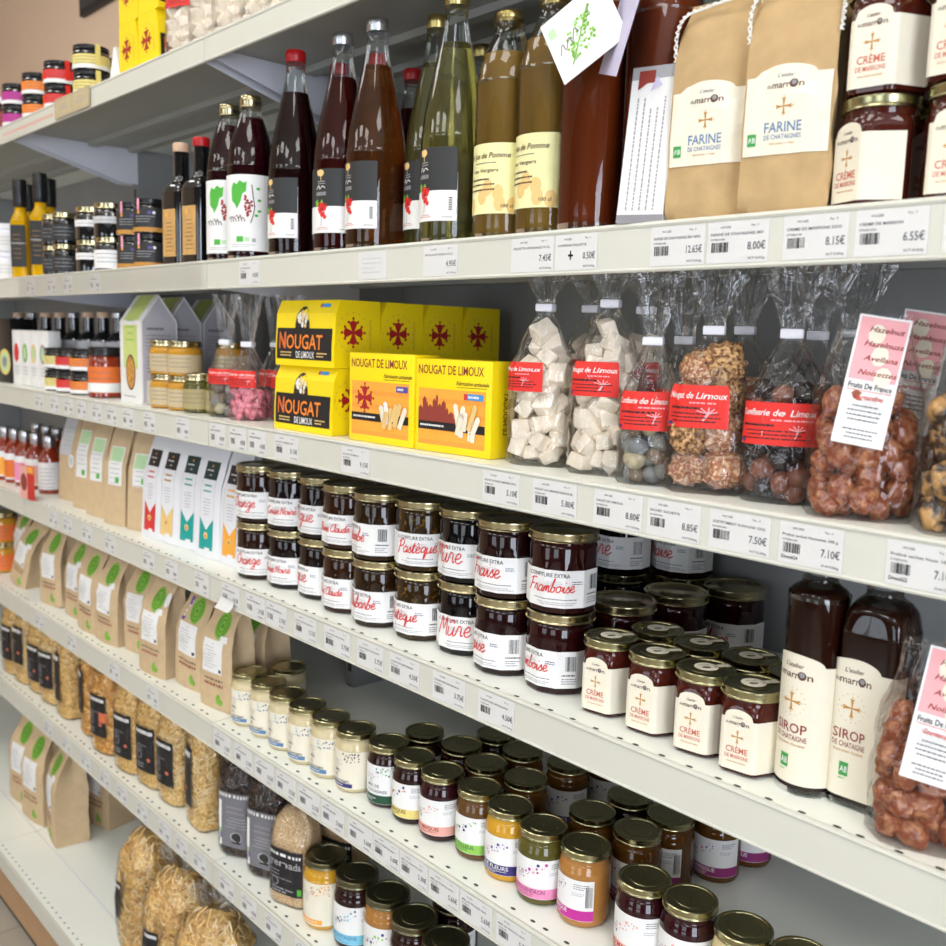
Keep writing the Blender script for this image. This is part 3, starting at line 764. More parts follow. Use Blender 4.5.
# ---- shelf E: honey jars
PI_, SA_, PU_ = ('ink_pink','ink_magenta','ink_navy'), ('ink_salmon','ink_redsoft','ink_navy'), ('ink_violet','ink_plum','ink_pink')
HB = ('ink_sky','ink_navy','ink_black','ink_blue')
for i, (x, y) in enumerate(((-1.472,.058),(-1.407,.058),(-1.342,.056),(-1.277,.054),(-1.212,.055),(-1.147,.058))):
    last = i == 5
    thing('honey_jar', 'creamy spring honey jar with %s, %s from the kraft bags' % ('black dots and navy stripe' if last else 'blue dots', ORD[i]), 'jar',
          honey('MIEL|DE|PRINTEMPS', 'honey_cream', 'ink_navy' if last else 'ink_blue', ('ink','ink_charcoal','ink') if last else HB, 'paper_cream', 'gold_lid', True, 1), (x, y, E_+.0002), face_cam(x, y, -28-R.uniform(0, 8)), 'creamy spring honey jars').scale = (.965, .965, 1)
thing('honey_jar', 'creamy honey jar behind the first two creamy jars', 'jar', honey('MIEL|DE|PRINTEMPS', 'honey_cream', 'ink_blue', HB, 'paper_cream', 'gold_lid', True, 1), (-1.455,.128,E_+.0002), face_cam(-1.455,.128,-30), 'creamy spring honey jars')
HN = [(-1.077,.067,-26,('MIEL DE|CHATAIGNIER','honey_dark','ink_darkgreen',('ink','ink_grass','ink_teal'),'paper','gold_lid',False,1),'dark chestnut honey jar with dark green stripe'),
      (-1.015,.066,-62,('MIEL DE MAQUIS','honey_dark','ink_yellow',('ink_gold','ink_navy','ink_orange'),'paper','gold_lid',False,0,'ink_brown'),'dark honey jar with pale yellow stripe'),
      (-.953,.066,-48,('MIEL DU MAQUIS','honey_red','ink_salmon',SA_,'paper','gold_lid',False,0,'ink_maroon'),'dark red honey jar with salmon stripe, beside the yellow striped one'),
      (-.884,.073,-50,('MIEL DE TILLEUL','honey_brown','ink_lime',('ink_lime','ink_leaf','ink_navy'),'paper','gold_lid',False,0,'ink_darkgreen'),'brown lime blossom honey jar with green stripe'),
      (-.821,.069,-42,('MIEL DE FLEURS','honey_yellow','ink_navy',PU_,'paper','gold_lid',False,0),'yellow flower honey jar with navy stripe'),
      (-.757,.064,-34,('RHODODENDRON','honey_olive','ink_pink',PI_,'paper','gold_lid',False,0,'ink_plum'),'olive rhododendron honey jar with pink stripe'),
      (-.693,.070,-78,('MIEL DE GARRIGUE','honey_orange','ink_magenta',PU_,'paper','gold_lid',False,0,'ink_white',True),'amber honey jar turned to its barcode, magenta stripe'),
      (-.601,.065,-48,('MIEL DU MAQUIS','honey_red','ink_salmon',SA_,'paper','gold_lid',False,0,'ink_maroon'),'dark red honey jar with salmon stripe at the bottom picture edge'),
      (-.543,.070,-44,('MIEL DU MAQUIS','honey_red','ink_salmon',SA_,'paper','gold_lid',False,0,'ink_maroon'),'dark red honey jar beside the pale cream honey'),
      (-.476,.069,-30,('MIEL|DE|PRINTEMPS','honey_pale','ink_blue',HB,'paper_cream','gold_lid',True,1),'pale cream honey jar at the bottom picture edge'),
      (-.414,.074,-30,('MIEL|DE|PRINTEMPS','honey_pale','ink_blue',HB,'paper_cream','gold_lid',True,1),'honey jar of which only the golden lid shows at the bottom edge'),
      (-1.074,.134,-40,('MIEL DE MAQUIS','honey_dark','ink_yellow',SA_,'paper','gold_lid',False,0,'ink_brown'),'dark honey jar standing behind the chestnut honey'),
      (-1.002,.146,-40,('MIEL DE MAQUIS','honey_dark','ink_yellow',SA_,'paper','gold_lid',False,0,'ink_brown'),'dark honey jar standing behind the yellow striped jar'),
      (-.934,.132,-40,('MIEL DU MAQUIS','honey_amber','ink_salmon',SA_,'paper','gold_lid',False,0,'ink_maroon'),'amber honey jar behind the dark red salmon striped jar'),
      (-.930,.203,-40,('MIEL DU MAQUIS','honey_amber','ink_salmon',SA_,'paper','gold_lid',False,0,'ink_maroon'),'amber honey jar deep behind the lime blossom honey'),
      (-.864,.142,-95,('MIEL DE FLEURS','honey_amber','ink_navy',PU_,'paper','gold_lid',False,0,'ink_white',True),'amber honey jar behind the yellow flower honey'),
      (-.998,.214,-40,('MIEL DU MAQUIS','honey_dark','ink_salmon',SA_,'paper','gold_lid',False,0,'ink_maroon'),'dark honey jar deepest behind the yellow striped jar'),
      (-.860,.225,-38,('MIEL DE FLEURS','honey_amber','ink_navy',PU_,'paper','gold_lid',False,0),'amber flower honey jar with navy stripe deep under the rail'),
      (-.840,.295,-45,('MIEL DE FLEURS','honey_amber','ink_navy',PU_,'paper','gold_lid',False,0),'amber flower honey jar furthest back under the rail'),
      (-.742,.140,-70,('MIEL DE GARRIGUE','honey_amber','ink_plum',PU_,'paper','gold_lid',False,0),'heath honey jar behind the pink striped rhododendron jar'),
      (-.674,.146,-70,('MIEL DE GARRIGUE','honey_amber','ink_plum',PU_,'paper','gold_lid',False,0),'heath honey jar right behind the barcode jar'),
      (-.670,.210,-70,('MIEL DE GARRIGUE','honey_amber','ink_plum',PU_,'paper','gold_lid',False,0,'ink_white',True),'heath honey jar third in line behind the barcode jar'),
      (-.737,.212,-50,('MIEL DE GARRIGUE','honey_dark','ink_plum',PU_,'paper','gold_lid',False,0),'dark honey jar deep behind the rhododendron honey'),
      (-.642,.277,-42,('MIEL DE GARRIGUE','honey_amber','ink_plum',PU_,'paper','gold_lid',False,0),'heath honey jar with plum stripe, fourth behind the barcode jar'),
      (-.634,.344,-42,('MIEL DE GARRIGUE','honey_amber','ink_plum',PU_,'paper','gold_lid',False,0),'heath honey jar with plum stripe, last but one by the back panel')]
for x, y, d, a, t in HN:
    e = thing('honey_jar', t, 'jar', honey(*a), (x, y, E_+.0002), face_cam(x, y, d), 'honey jars')
    e.scale = (.955, .955, 1)

# ---- shelf F: wide honey jars
for x, y, d, a, t in ((-1.229,.059,-30,('','honey_yellow','ink_amber',('ink_amber','ink_gold','ink_orange'),'paper_cream','dark_lid',True,1),'golden honey jar with cream label beside the grain bag, lowest shelf'),
                      (-1.152,.066,-40,('MONTAGNE','honey_dark','ink_sky',HB,'paper','dark_lid',False,0,'ink_blue'),'dark honey jar with sky blue stripe on the lowest shelf'),
                      (-1.077,.070,-40,('','honey_orange','ink_lime',('ink_lime','ink_leaf','ink_navy'),'paper','dark_lid',False,0,'ink_darkgreen'),'amber honey jar with green stripe on the lowest shelf'),
                      (-1.003,.063,-40,('','honey_dark','ink_teal',('ink_teal','ink_navy','ink_blue'),'paper','dark_lid',False,0),'dark honey jar, fourth on the lowest shelf'),
                      (-.932,.062,-40,('','honey_orange','ink_gold',('ink_gold','ink_orange'),'paper','dark_lid',False,0),'amber honey jar at the bottom edge, fifth on the lowest shelf'),
                      (-1.00,.140,-40,('','honey_dark','ink_teal',('ink_teal','ink_navy','ink_blue'),'paper','dark_lid',False,0),'dark honey jar behind the fourth one on the lowest shelf')):
    e = thing('honey_jar', t, 'jar', honey(*a), (x, y, F_+.0002), face_cam(x, y, d), 'wide honey jars', 1.0)
    e.scale = (1.09, 1.09, 1.235)

# ================================================================== bottles
def bottle_parts(key, outer, fill, cap, drink, n=44, glass='bottle_glass', capmat=None, fac=None, opaque=False):
    """outer: (r, z) glass profile; fill: height of the drink; cap: (r, z0, z1); returns mesh parts"""
    pr = seg_prof(outer, 4)
    def g():
        b = M(); b.lathe(pr, drink if opaque else glass, n, fac); return b.build('glass_bottle', 50)
    def d():
        b = M(); p = []
        for q in pr:
            if q[1] <= fill: p.append((max(q[0]-.0016, .001), max(q[1], .003), *q[2:]))
        p.append((p[-1][0], fill, *p[-1][2:])); b.lathe(p, drink, n, fac); return b.build('drink', 50)
    def c():
        b = M(); r_, z0, z1 = cap
        b.lathe([(r_*.96, z0), (r_, z0+.001), (r_*.97, z0+(z1-z0)*.3), (r_, z0+(z1-z0)*.35), (r_, z1-.0025), (r_*.93, z1-.0006), (r_*.8, z1)], capmat, 28); return b.build('cap', 40)
    out = [('glass_bottle', cached((key, 'g', drink if opaque else 0), g))]
    if not opaque: out.append(('drink', cached((key, 'd', drink), d)))
    out.append(('cap', cached((key, 'c', capmat), c)))
    return out

# sparkling drinks: black and white currant label
SPK = [(.030,0),(.0405,.002),(.042,.007),(.042,.012),(.042,.118),(.0412,.135),(.0375,.165),(.0295,.205),(.0205,.245),(.0155,.270),(.0142,.285),(.0150,.288),(.0150,.302)]
def currant_label():
    b = M(); r_ = .042; b.map = cyl_map(r_, None, 1, 0)
    b.strip(-.044, .044, .064, .116, 'ink_charcoal', 0, 30); b.strip(-.044, .044, .027, .064, 'ink_white', 0, 30)
    rg = random.Random(4)
    for x0 in (-.004,):
        for q in range(7): b.disc(x0+.006*cos(q*.9)*rg.uniform(.3,1), .110+.004*sin(q*.9)*rg.uniform(.3,1), .0030, 'ink_sand', 1, 8)
        b.rect(x0-.0006, .100, x0+.0006, .108, 'ink_sand', 1, 1)
        b.lines(x0-.009, x0+.011, .098, 2, .003, .0011, 'ink_faint', 1, rg, 'c')
        b.stroke(catmull([(x0-.009,.088),(x0-.004,.093),(x0-.002,.088),(x0+.003,.092),(x0+.008,.089)], 4), .0011, 'ink_white', 1)
        b.lines(x0-.010, x0+.010, .079, 1, .003, .005, 'ink_dust', 1, rg, 'c')
        b.poly([(x0-.010,.062),(x0-.012,.071),(x0-.006,.0745),(x0-.004,.067)], 'ink_leaf', 1)
        b.poly([(x0-.002,.068),(x0+.002,.074),(x0+.005,.069)], 'ink_leaf', 1)
        for q in range(16): b.disc(x0+.003+rg.uniform(-.0065,.0065), .058+rg.uniform(-.009,.009), .0030, rg.choice(('ink_stripred','ink_stripred','ink_crimson')), 1+q % 2, 9)
        b.stroke([(x0+.002,.062),(x0+.001,.036)], .0006, 'ink_brown', 1)
        b.lines(x0-.010, x0+.014, .034, 2, .0022, .0008, 'ink_redsoft', 1, rg, 'c')
    for q in range(6): b.rect(.034, .040+q*.0028, .0385, .0415+q*.0028, 'ink', 1, 1)
    b.lines(.026, .040, .031, 1, .002, .0010, 'ink_soft', 1, rg)
    return b.build('label', 0)
def sparkling(drink, capm):
    fill = .246
    return bottle_parts('spk', SPK, fill, (.0155, .291, .309), drink, capmat=capm) + [('label', cached('spkl', currant_label), {'label': 'half black, half white currant label'})]
for x, y, dr, cp, rz, t in ((-1.318,.054,'wine_dark','red_cap',2,'dark red sparkling bottle with red cap, first from the grape juice'), (-1.193,.054,'drink_red','silver_cap',16,'dark red sparkling bottle with silver cap'),
                             (-1.106,.050,'drink_rose','silver_cap',-4,'amber rosé sparkling bottle with silver cap'), (-.950,.056,'drink_straw','gold_cap',-4,'straw yellow sparkling bottle with gold cap, in front beside the apple juice'),
                             (-1.036,.098,'drink_straw','gold_cap',-6,'straw yellow sparkling bottle with gold cap, second from the apple juice'), (-1.327,.141,'wine_dark','red_cap',-6,'dark red sparkling bottle with red cap, between and behind the first two'),
                             (-1.238,.150,'drink_red','red_cap',-6,'red capped bottle behind the silver capped ones'), (-1.262,.238,'drink_red','red_cap',-6,'red capped bottle furthest back behind the silver capped ones'),
                             (-1.086,.226,'drink_straw','gold_cap',-6,'gold capped bottle furthest back behind the straw yellow ones'), (-.962,.152,'drink_straw','gold_cap',-6,'gold capped bottle behind the apple juice')):
    thing('drink_bottle', t, 'bottle', sparkling(dr, cp), (x, y, B_+.0002), radians(rz), 'sparkling drink bottles')

# grape juice
GRP = [(.030,0),(.0375,.002),(.039,.007),(.039,.012),(.039,.140),(.0385,.150),(.0345,.180),(.026,.212),(.0185,.232),(.0172,.240),(.0172,.256)]
def grape_label():
    b = M(); b.map = cyl_map(.039, None, 1, 0); rg = random.Random(8)
    b.strip(-.052, .052, .014, .134, 'paper', 0, 34)
    for x0 in (.0,):
        leaf = [(x0-.024,.112),(x0-.020,.122),(x0-.013,.119),(x0-.008,.125),(x0-.001,.121),(x0+.004,.123),(x0+.003,.108),(x0-.003,.104),(x0-.006,.092),(x0-.013,.080),(x0-.017,.088),(x0-.023,.093)]
        b.fan((x0-.010,.104), leaf, 'ink_grass', 1, 4)
        for q in range(24): b.disc(x0+.006+rg.uniform(-.008,.008)*(1-q/40), .098-q*.0012+rg.uniform(-.002,.002), .0021, rg.choice(('ink_crimson','ink_maroon')), 1+q % 2, 8)
        b.stroke(catmull([(x0+.012,.118),(x0+.014,.100),(x0+.016,.080),(x0+.010,.058)], 4), .0016, 'ink_brown', 1)
        for q in ((x0+.022,.112),(x0+.024,.094),(x0+.019,.070),(x0+.024,.077)): b.disc(q[0], q[1], .0034, 'ink_grass', 1, 7, .0024)
        for q in range(6): b.stroke(catmull([(x0-.030+q*.005,.062+rg.random()*.006),(x0-.027+q*.005,.066+rg.random()*.005),(x0-.024+q*.005,.060)], 3), .0014, 'ink_brown', 1)
        b.rect(x0-.014, .028, x0-.002, .037, 'ink_grass', 1, 3); b.rect(x0+.0, .029, x0+.008, .036, 'ink_palegreen', 1, 3)
        b.rect(x0+.012, .028, x0+.018, .034, 'ink_faint', 1, 2)
        b.lines(x0-.024, x0+.022, .023, 2, .003, .0009, 'ink_faint', 1, rg)
    return b.build('label', 0)
for x, y, rz, t in ((-1.528,.056,40,'left grape juice bottle with green leaf label'), (-1.446,.050,44,'right grape juice bottle with green leaf label')):
    thing('juice_bottle', t, 'bottle', bottle_parts('grp', GRP, .226, (.0178, .243, .262), 'grape_juice', capmat='brass_lid') + [('label', cached('grpl', grape_label))], (x, y, B_+.0002), radians(rz), 'grape juice bottles')

# apple juice
APL = [(.032,0),(.0375,.002),(.0390,.008),(.0390,.014),(.0390,.170),(.0384,.182),(.034,.205),(.025,.228),(.0185,.242),(.0172,.250),(.0172,.262)]
def apple_label():
    b = M(); b.map = cyl_map(.0390, None, 1, 0); rg = random.Random(9)
    b.strip(-.053, .053, .030, .111, 'paper_yellow', 0, 34)
    for q in range(9): b.disc(rg.uniform(-.045,.045), rg.uniform(.036,.075), .007, 'ink_sand', 1, 12, .010)
    b.text('Pur Jus de Pomme', 0, .094, .0062, 'ink_brown', 2, 'c', w=.064, shear=.25)
    b.lines(-.020, .020, .088, 1, .002, .0010, 'ink_soft', 2, rg, 'c')
    for i, q in enumerate((.078,.069,.063,.057)): b.text(('Les Vergers','','','')[i], -.020, q, .0042, 'ink_brown', 2, w=.038, shear=.2) if i == 0 else b.lines(-.026, .026, q, 1, .002, .0018, 'ink_brown', 2, rg, 'l', .5)
    b.text('100 cl', .022, .037, .0040, 'ink_brown', 2, w=.014, shear=.25)
    for q in range(14): b.rect(.046, .038+q*.0044, .051, .040+q*.0044, 'ink_gold', 2, 1)
    return b.build('label', 0)
for x, y, rz, t in ((-.860,.062,6,'apple juice bottle with yellow label beside the straw yellow bottle'), (-.781,.055,-6,'apple juice bottle with yellow label beside the hanging tag')):
    thing('juice_bottle', t, 'bottle', bottle_parts('apl', APL, .216, (.0172, .253, .267), 'drink_apple', capmat='gold_cap') + [('label', cached('apll', apple_label))], (x, y, B_+.0002), radians(rz), 'apple juice bottles')

# tall amber bottles
AMB = [(.032,0),(.0405,.002),(.042,.008),(.042,.016),(.042,.190),(.0408,.205),(.035,.226),(.025,.246),(.0182,.262),(.0165,.280),(.0165,.316)]
for x, y, t in ((-.704,.044,'tall amber bottle behind the diamond hang tag'), (-.621,.050,'tall amber bottle behind the white leaflets')):
    thing('amber_bottle', t, 'bottle', bottle_parts('amb', AMB, .232, (.017, .300, .322), 'drink_amber', capmat='gold_cap'), (x, y, B_+.0002), 0, 'tall amber bottles').scale = (.95, .95, 1)
# hang tags and leaflets
b = M(); b.map = lambda x, y, l: (x, -.0004-l*EPS, y); rg = random.Random(5)
b.box(-.035, .035, 0, .0005, -.035, .035, 'paper'); b.rect(-.035, -.035, .035, .035, 'paper', 0, 4)
for q in range(90):
    t_ = q/90; a = rg.uniform(-1, 1); x = -.016+.03*t_; y = -.020+.040*t_
    b.disc(x+a*.013*sin(pi*min(1, t_*1.1)), y-a*.010*sin(pi*min(1, t_*1.1)), .0016, rg.choice(('ink_lime','ink_leaf','ink_palegreen')), 1+q % 2, 6)
b.stroke([(-.020,-.024),(.012,.018)], .0012, 'ink_leaf', 3)
b.stroke(catmull([(-.027,-.008),(-.022,.002),(-.020,-.006),(-.014,.004),(-.012,-.003),(-.006,.008),(-.003,.002)], 4), .0009, 'ink_soft', 4)
b.rect(-.031, .014, -.023, .024, 'ink_palegreen', 1, 1)
for q in range(12): a = q/12*pi*.6; b.rect(.030*cos(a)-.001, .030*sin(a), .030*cos(a)+.0012, .030*sin(a)+.001, 'ink_blush', 2, 1)
thing('hang_tag', 'white diamond hang tag with a green plant, hanging on the amber bottle neck', 'tag', [('card', b.build('card', 0)), ('string', cached('tagst', lambda: (lambda m_: (m_.tube([(.0,0,.030),(.006,.008,.045),(.012,.022,.058)], .0008, 'twine', 5), m_.build('string'))[1])(M())))], (-.673, -.019, B_+.190), radians(14), None, 1.10, radians(-4), radians(-33))
b = M(); b.box(-.036, .036, 0, .0005, -.044, .044, 'paper_lilac')
solo('hang_tag', 'lilac hang tag seen almost edge-on in front of the amber bottles', 'tag', b.build('hang_tag', 0), (-.630, -.012, B_+.186), radians(-34), None, radians(0), radians(20))
b = M(); rg = random.Random(6)
for i in range(7):
    b.box(-.026, .026, i*.0012, i*.0012+.0009, 0, .150-(i % 3)*.0015, 'paper')
b.map = lambda x, y, l: (x, -.0003-l*EPS, y)
b.rect(-.026, .138, .026, .150, 'ink_faint', 0, 2); b.poly([(-.018,.128),(-.018,.146),(.000,.146),(.000,.134),(-.008,.134)], 'ink_maroon', 1); b.poly([(-.004,.126),(.002,.140),(.009,.131)], 'paper_lilac', 2)
b.rect(-.026, 0, .026, .008, 'ink_dust', 0, 2)
for c in range(5):
    y = .012
    L_ = rg.uniform(.095, .112)
    while y < .010+L_:
        q = rg.uniform(.0015, .005); b.rect(-.017+c*.0075, y, -.0153+c*.0075, y+q, 'ink_faint', 1, 1); y += q+.001
solo('leaflet_stack', 'stack of white printed leaflets standing before the amber bottle', 'leaflets', b.build('leaflet_stack', 0), (-.606, -.0005, B_+.0004), radians(8), None, radians(-4), radians(2))

# syrup bottles on shelf D
SY1 = [(.020,0),(.0270,.002),(.0285,.006),(.0285,.012),(.0285,.176),(.0280,.186),(.0255,.194),(.019,.199),(.0162,.203),(.0160,.210),(.0160,.236)]
SY2 = [(.024,0,1),(.0345,.002,1),(.0375,.006,1),(.0380,.012,1),(.0380,.150,1),(.0372,.165,1),(.0325,.183,.8),(.0230,.192,.3),(.0165,.197,0),(.0160,.206,0),(.0160,.236,0)]
def sq(th): # rounded square section
    c, s_ = abs(cos(th)), abs(sin(th)); return .80*(c**5+s_**5)**(-1/5) if False else min(1.0, .78*(c**6+s_**6)**(-1/6)*1.0)
def syrup_label(r_, fac, hw, tz):
    def mk():
        b = M(); b.map = cyl_map(r_, fac, 1, .010)
        ar = hw*.62
        top = lambda x: tz+.010*sqrt(max(0, 1-((x+hw*.25)/ar)**2)) if abs(x+hw*.25) < ar else tz
        b.strip(-hw, hw, 0, top, 'paper_cream', 0, 110)
        c = -hw*.25
        b.text("L'atelier", c, tz-.003, .0042, 'ink_brown', 1, 'c', w=.019, shear=.2)
        b.text('du', c-.019, tz-.013, .0044, 'ink_soft', 1, w=.005); b.text('marr', c-.0135, tz-.0135, .0068, 'ink_brown', 1, w=.019)
        b.disc(c+.0086, tz-.0100, .0042, 'ink_brown', 1, 12); b.disc(c+.0088, tz-.0092, .0026, 'ink_dust', 2, 10); b.text('n', c+.0135, tz-.0135, .0068, 'ink_brown', 1, w=.0052)
        b.thin_cross(c, tz-.036, .0092, 'ink_gold', 1)
        for q in range(16): b.rect(c+.0135*cos(q*pi/8)-.0004, tz-.036+.0135*sin(q*pi/8)-.0004, c+.0135*cos(q*pi/8)+.0004, tz-.036+.0135*sin(q*pi/8)+.0004, 'ink_gold', 1, 1)
        b.text('SIROP', c, tz-.066, .0092, 'ink_maroon', 1, 'c', w=.033)
        b.text('DE CHATAIGNE', c, tz-.0735, .0050, 'ink_maroon', 1, 'c', w=.034)
        b.text("douce saveur d'occitanie", c, tz-.0785, .0026, 'ink_gold', 1, 'c', w=.031, shear=.2)
        b.rect(c-.008, tz-.101, c+.001, tz-.088, 'ink_green', 1, 3); b.text('AB', c-.0072, tz-.0975, .0058, 'ink_white', 2, w=.0075)
        b.lines(c-.008, c+.001, tz-.104, 1, .002, .001, 'ink_grass', 2, random.Random(1))
        return b.build('label', 0)
    return mk
thing('syrup_bottle', 'slim round chestnut syrup bottle beside the chestnut cream jars', 'bottle', bottle_parts('sy1', SY1, .198, (.0168, .222, .242), 'syrup', capmat='gold_cap') + [('label', cached('syl1', syrup_label(.0285, None, .046, .116)), {'label': 'cream arched label'})], (-.418, .060, D_+.0002), face_cam(-.418, .060, -14), 'chestnut syrup bottles')
thing('syrup_bottle', 'square shouldered chestnut syrup bottle beside the praline bag', 'bottle', bottle_parts('sy2', SY2, .190, (.0168, .210, .232), 'syrup', capmat='gold_cap', fac=sq, n=132) + [('label', cached('syl2', syrup_label(.0380, sq, .044, .121)), {'label': 'cream arched label'})], (-.364, .076, D_+.0002), face_cam(-.364, .076, -20), 'chestnut syrup bottles')

# shelf B, middle bay: dark bottles, tins, small jars, oils, white pots
DKB = [(.028,0,1),(.034,.002,1),(.036,.006,1),(.036,.012,1),(.036,.120,1),(.035,.130,1),(.029,.142,.7),(.017,.150,.2),(.0145,.156,0),(.0138,.165,0),(.0138,.204,0)]
def tan_label():
    b = M(); b.map = cyl_map(.036, sq, 1, 0); rg = random.Random(3)
    b.strip(-.020, .020, .016, .100, 'paper_tan', 0, 24)
    b.disc(-.008, .090, .004, 'ink_amber', 1, 8)
    for q in range(8): b.rect(-.010+rg.uniform(-.003,.003), .026+q*.007, .012+rg.uniform(-.004,.003), .0272+q*.007, 'ink_brown', 1, 4)
    return b.build('label', 0)
for x, y, cp, t in ((-1.690,.047,'beige_cap','dark bottle with tan label beside the small black tins'), (-1.612,.047,'red_cap','dark bottle with tan label beside the grape juice')):
    thing('dark_bottle', t, 'bottle', bottle_parts('dkb', DKB, .15, (.0150, .203, .219), 'glass_black', capmat=cp, fac=sq, opaque=True) + [('label', cached('dkl', tan_label), {'label': 'tan paper label'})], (x, y, B_+.0002), radians(12), 'dark bottles with tan labels')
def tin():
    def lb():
        b = M(); b.lathe([(.030,0),(.0315,.001),(.0315,.048),(.030,.050),(.027,.052),(.027,.055)], 'glass_black', 28); return b.build('tin_body', 40)
    def ll():
        b = M(); b.map = cyl_map(.0315, None, 1, 0); rg = random.Random(2)
        b.strip(-.05, .05, .002, .046, 'ink_charcoal', 0, 28); b.strip(-.05, .05, .002, .010, 'ink_gold', 1, 28)
        b.rect(.006, .034, .013, .039, 'ink_violet', 1, 2); b.disc(.0175, .0365, .003, 'ink_white', 1, 8); b.disc(-.012, .037, .003, 'ink_amber', 1, 8)
        b.lines(-.018, .02, .029, 3, .0048, .0012, 'ink_faint', 1, rg)
        return b.build('label', 0)
    return [('tin_body', cached('tinb', lb)), ('label', cached('tinl', ll)), ('lid', cached('tind', lambda: lid_mesh(.029, .010, 'black_plastic')), {'loc': (0,0,.052)}),
            ('seal_tab', cached('tint', lambda: (lambda m_: (m_.box(-.0022,.0022,-.0338,-.0322,.040,.062,'pink_tab'), m_.build('seal_tab', 0))[1])(M())), {'rot': (0,0,radians(-20)), 'label': 'pink paper seal'})]
for x, c in ((-1.884,'left'), (-1.806,'right')):
    for lv in (1, 0):
        thing('black_tin', '%s black tin with pink seal in the %s stack beside the dark bottles' % ('upper' if lv else 'lower', c), 'tin', tin(), (x, .040, B_+.0645*lv+.0002), face_cam(x, .04, -22), 'small black tins stacked two high', 1.02)
def small_jar(key, r_, h, glass, lidm, lab, z_=(.10, .62)):
    def jb():
        b = M(); b.lathe([(r_*.85,0),(r_,.002),(r_,h*.70),(r_*.95,h*.78),(r_*.86,h*.82),(r_*.86,h*.86)], glass, 28); return b.build('jar_body', 45)
    def jl():
        b = M(); b.map = cyl_map(r_, None, 1, 0); rg = random.Random(len(lab)); b.strip(-r_*2.2, r_*2.2, h*z_[0], h*z_[1], lab, 0, 26)
        b.lines(-r_*.9, r_*.9, h*(z_[1]-.12), 3 if z_[1]-z_[0] > .3 else 1, h*.12, .0012, 'ink_soft' if lab != 'ink_charcoal' else 'ink_faint', 1, rg, 'c', .5); return b.build('label', 0)
    return [('jar_body', cached((key,'b'), jb)), ('label', cached((key,'l'), jl)), ('lid', cached((key,'d'), lambda: lid_mesh(r_*.97, h*.17, lidm)), {'loc': (0,0,h*.83)})]
for x, y, lv, t in ((-2.300,.036,0,'lower dark jar in the stack beside the oil bottles'), (-2.300,.036,1,'upper dark jar in the stack beside the oil bottles'), (-2.236,.036,0,'lower dark jar in the second stack from the oil bottles'), (-2.236,.036,1,'upper dark jar in the second stack from the oil bottles'),
                    (-2.27,.098,0,'lower dark jar behind the two dark stacks'), (-2.27,.098,1,'upper dark jar behind the two dark stacks')):
    thing('small_jar', t + ', gold lid', 'jar', small_jar('drk', .030, .068, 'glass_black', 'brass_lid', 'ink_charcoal'), (x, y, B_+.0682*lv+.0002), face_cam(x, y, -20), 'small dark jars with gold lids', .98)
for x, lv, lb, t in ((-2.100,0,'paper','lower gold lidded jar with white band in the third stack'), (-2.100,1,'paper','upper gold lidded jar with white band in the third stack'), (-2.000,0,'paper','lower gold lidded jar with large white label beside the black tins'), (-2.000,1,'paper_grey','upper gold lidded jar with narrow white band beside the black tins')):
    thing('small_jar', t, 'jar', small_jar(('wb', lb, x, lv), .036, .068, 'glass_black', 'brass_lid', lb, (.08, .62) if (x > -2.05 and lv == 0) else (.40, .60)), (x, .044, B_+.0682*lv+.0002), face_cam(x, .044, -20), 'gold lidded jars with white bands')
OIL = [(.016,0,1),(.026,.002,1),(.027,.010,1),(.027,.135,1),(.025,.150,.8),(.018,.166,.1),(.0140,.174,0),(.014,.22,0)]
def oil_label():
    b = M(); b.map = cyl_map(.027, sq, 1, 0); b.strip(-.030, .022, .030, .138, 'ink_charcoal', 0, 30); rg = random.Random(1)
    b.lines(-.014, .02, .112, 6, .012, .0013, 'ink_gold', 1, rg); b.strip(-.030, .022, .090, .0925, 'ink_faint', 1, 20)
    return b.build('label', 0)
for x, y, t in ((-2.533,.035,'front left oil bottle with black cap'), (-2.605,.080,'rear left oil bottle with black cap'), (-2.391,.035,'front right oil bottle with black cap'), (-2.462,.080,'rear right oil bottle with black cap')):
    thing('oil_bottle', t + ' on the bottle shelf', 'bottle', bottle_parts('oil', OIL, .18, (.0175, .184, .256), 'oil_yellow', capmat='black_plastic', fac=sq, opaque=True) + [('label', cached('oill', oil_label))], (x, y, B_+.0002), face_cam(x, y, -24), 'yellow oil bottles', .93)
for x, lv, t in ((-2.665,0,'lower white pot at the left picture edge of the bottle shelf'), (-2.665,1,'upper white pot at the left picture edge of the bottle shelf')):
    thing('white_pot', t, 'pot', small_jar('wpot', .038, .070, 'white_plastic', 'white_plastic', 'paper'), (x, .045, B_+.0702*lv+.0002), face_cam(x, .045, -20), 'white pots stacked two high')

# ================================================================== clear sweet bags
def lerp_tab(tab, z):
    if z <= tab[0][0]: return tab[0][1:]
    for p, q in zip(tab, tab[1:]):
        if z <= q[0]:
            t = (z-p[0])/(q[0]-p[0]); return tuple(a+(c-a)*t for a, c in zip(p[1:], q[1:]))
    return tab[-1][1:]
def clip_tab(W, D, zc, zt, neck=.0085, full=.62):
    """(z, half width, half depth, superellipse power, pleat amount)"""
    w_, d_ = W/2, D/2
    return [(0, w_*.90, d_*.92, 3.2, 0), (.004, w_, d_, 3.2, 0), (zc*full*.5, w_*1.0, d_*1.06, 2.7, .015), (zc*full, w_*.98, d_*.98, 2.5, .03),
            (zc*(full+1)/2, w_*.62, d_*.62, 2.2, .08), (zc*.95, neck*1.15, neck*.8, 2, .16), (zc, neck, neck*.7, 2, .10), (zc+.012, neck*1.2, neck*.7, 2, .16),
            (zc+(zt-zc)*.5, W*.25, neck*1.2, 2, .25), (zt, W*.40, neck*1.8, 2, .35)]
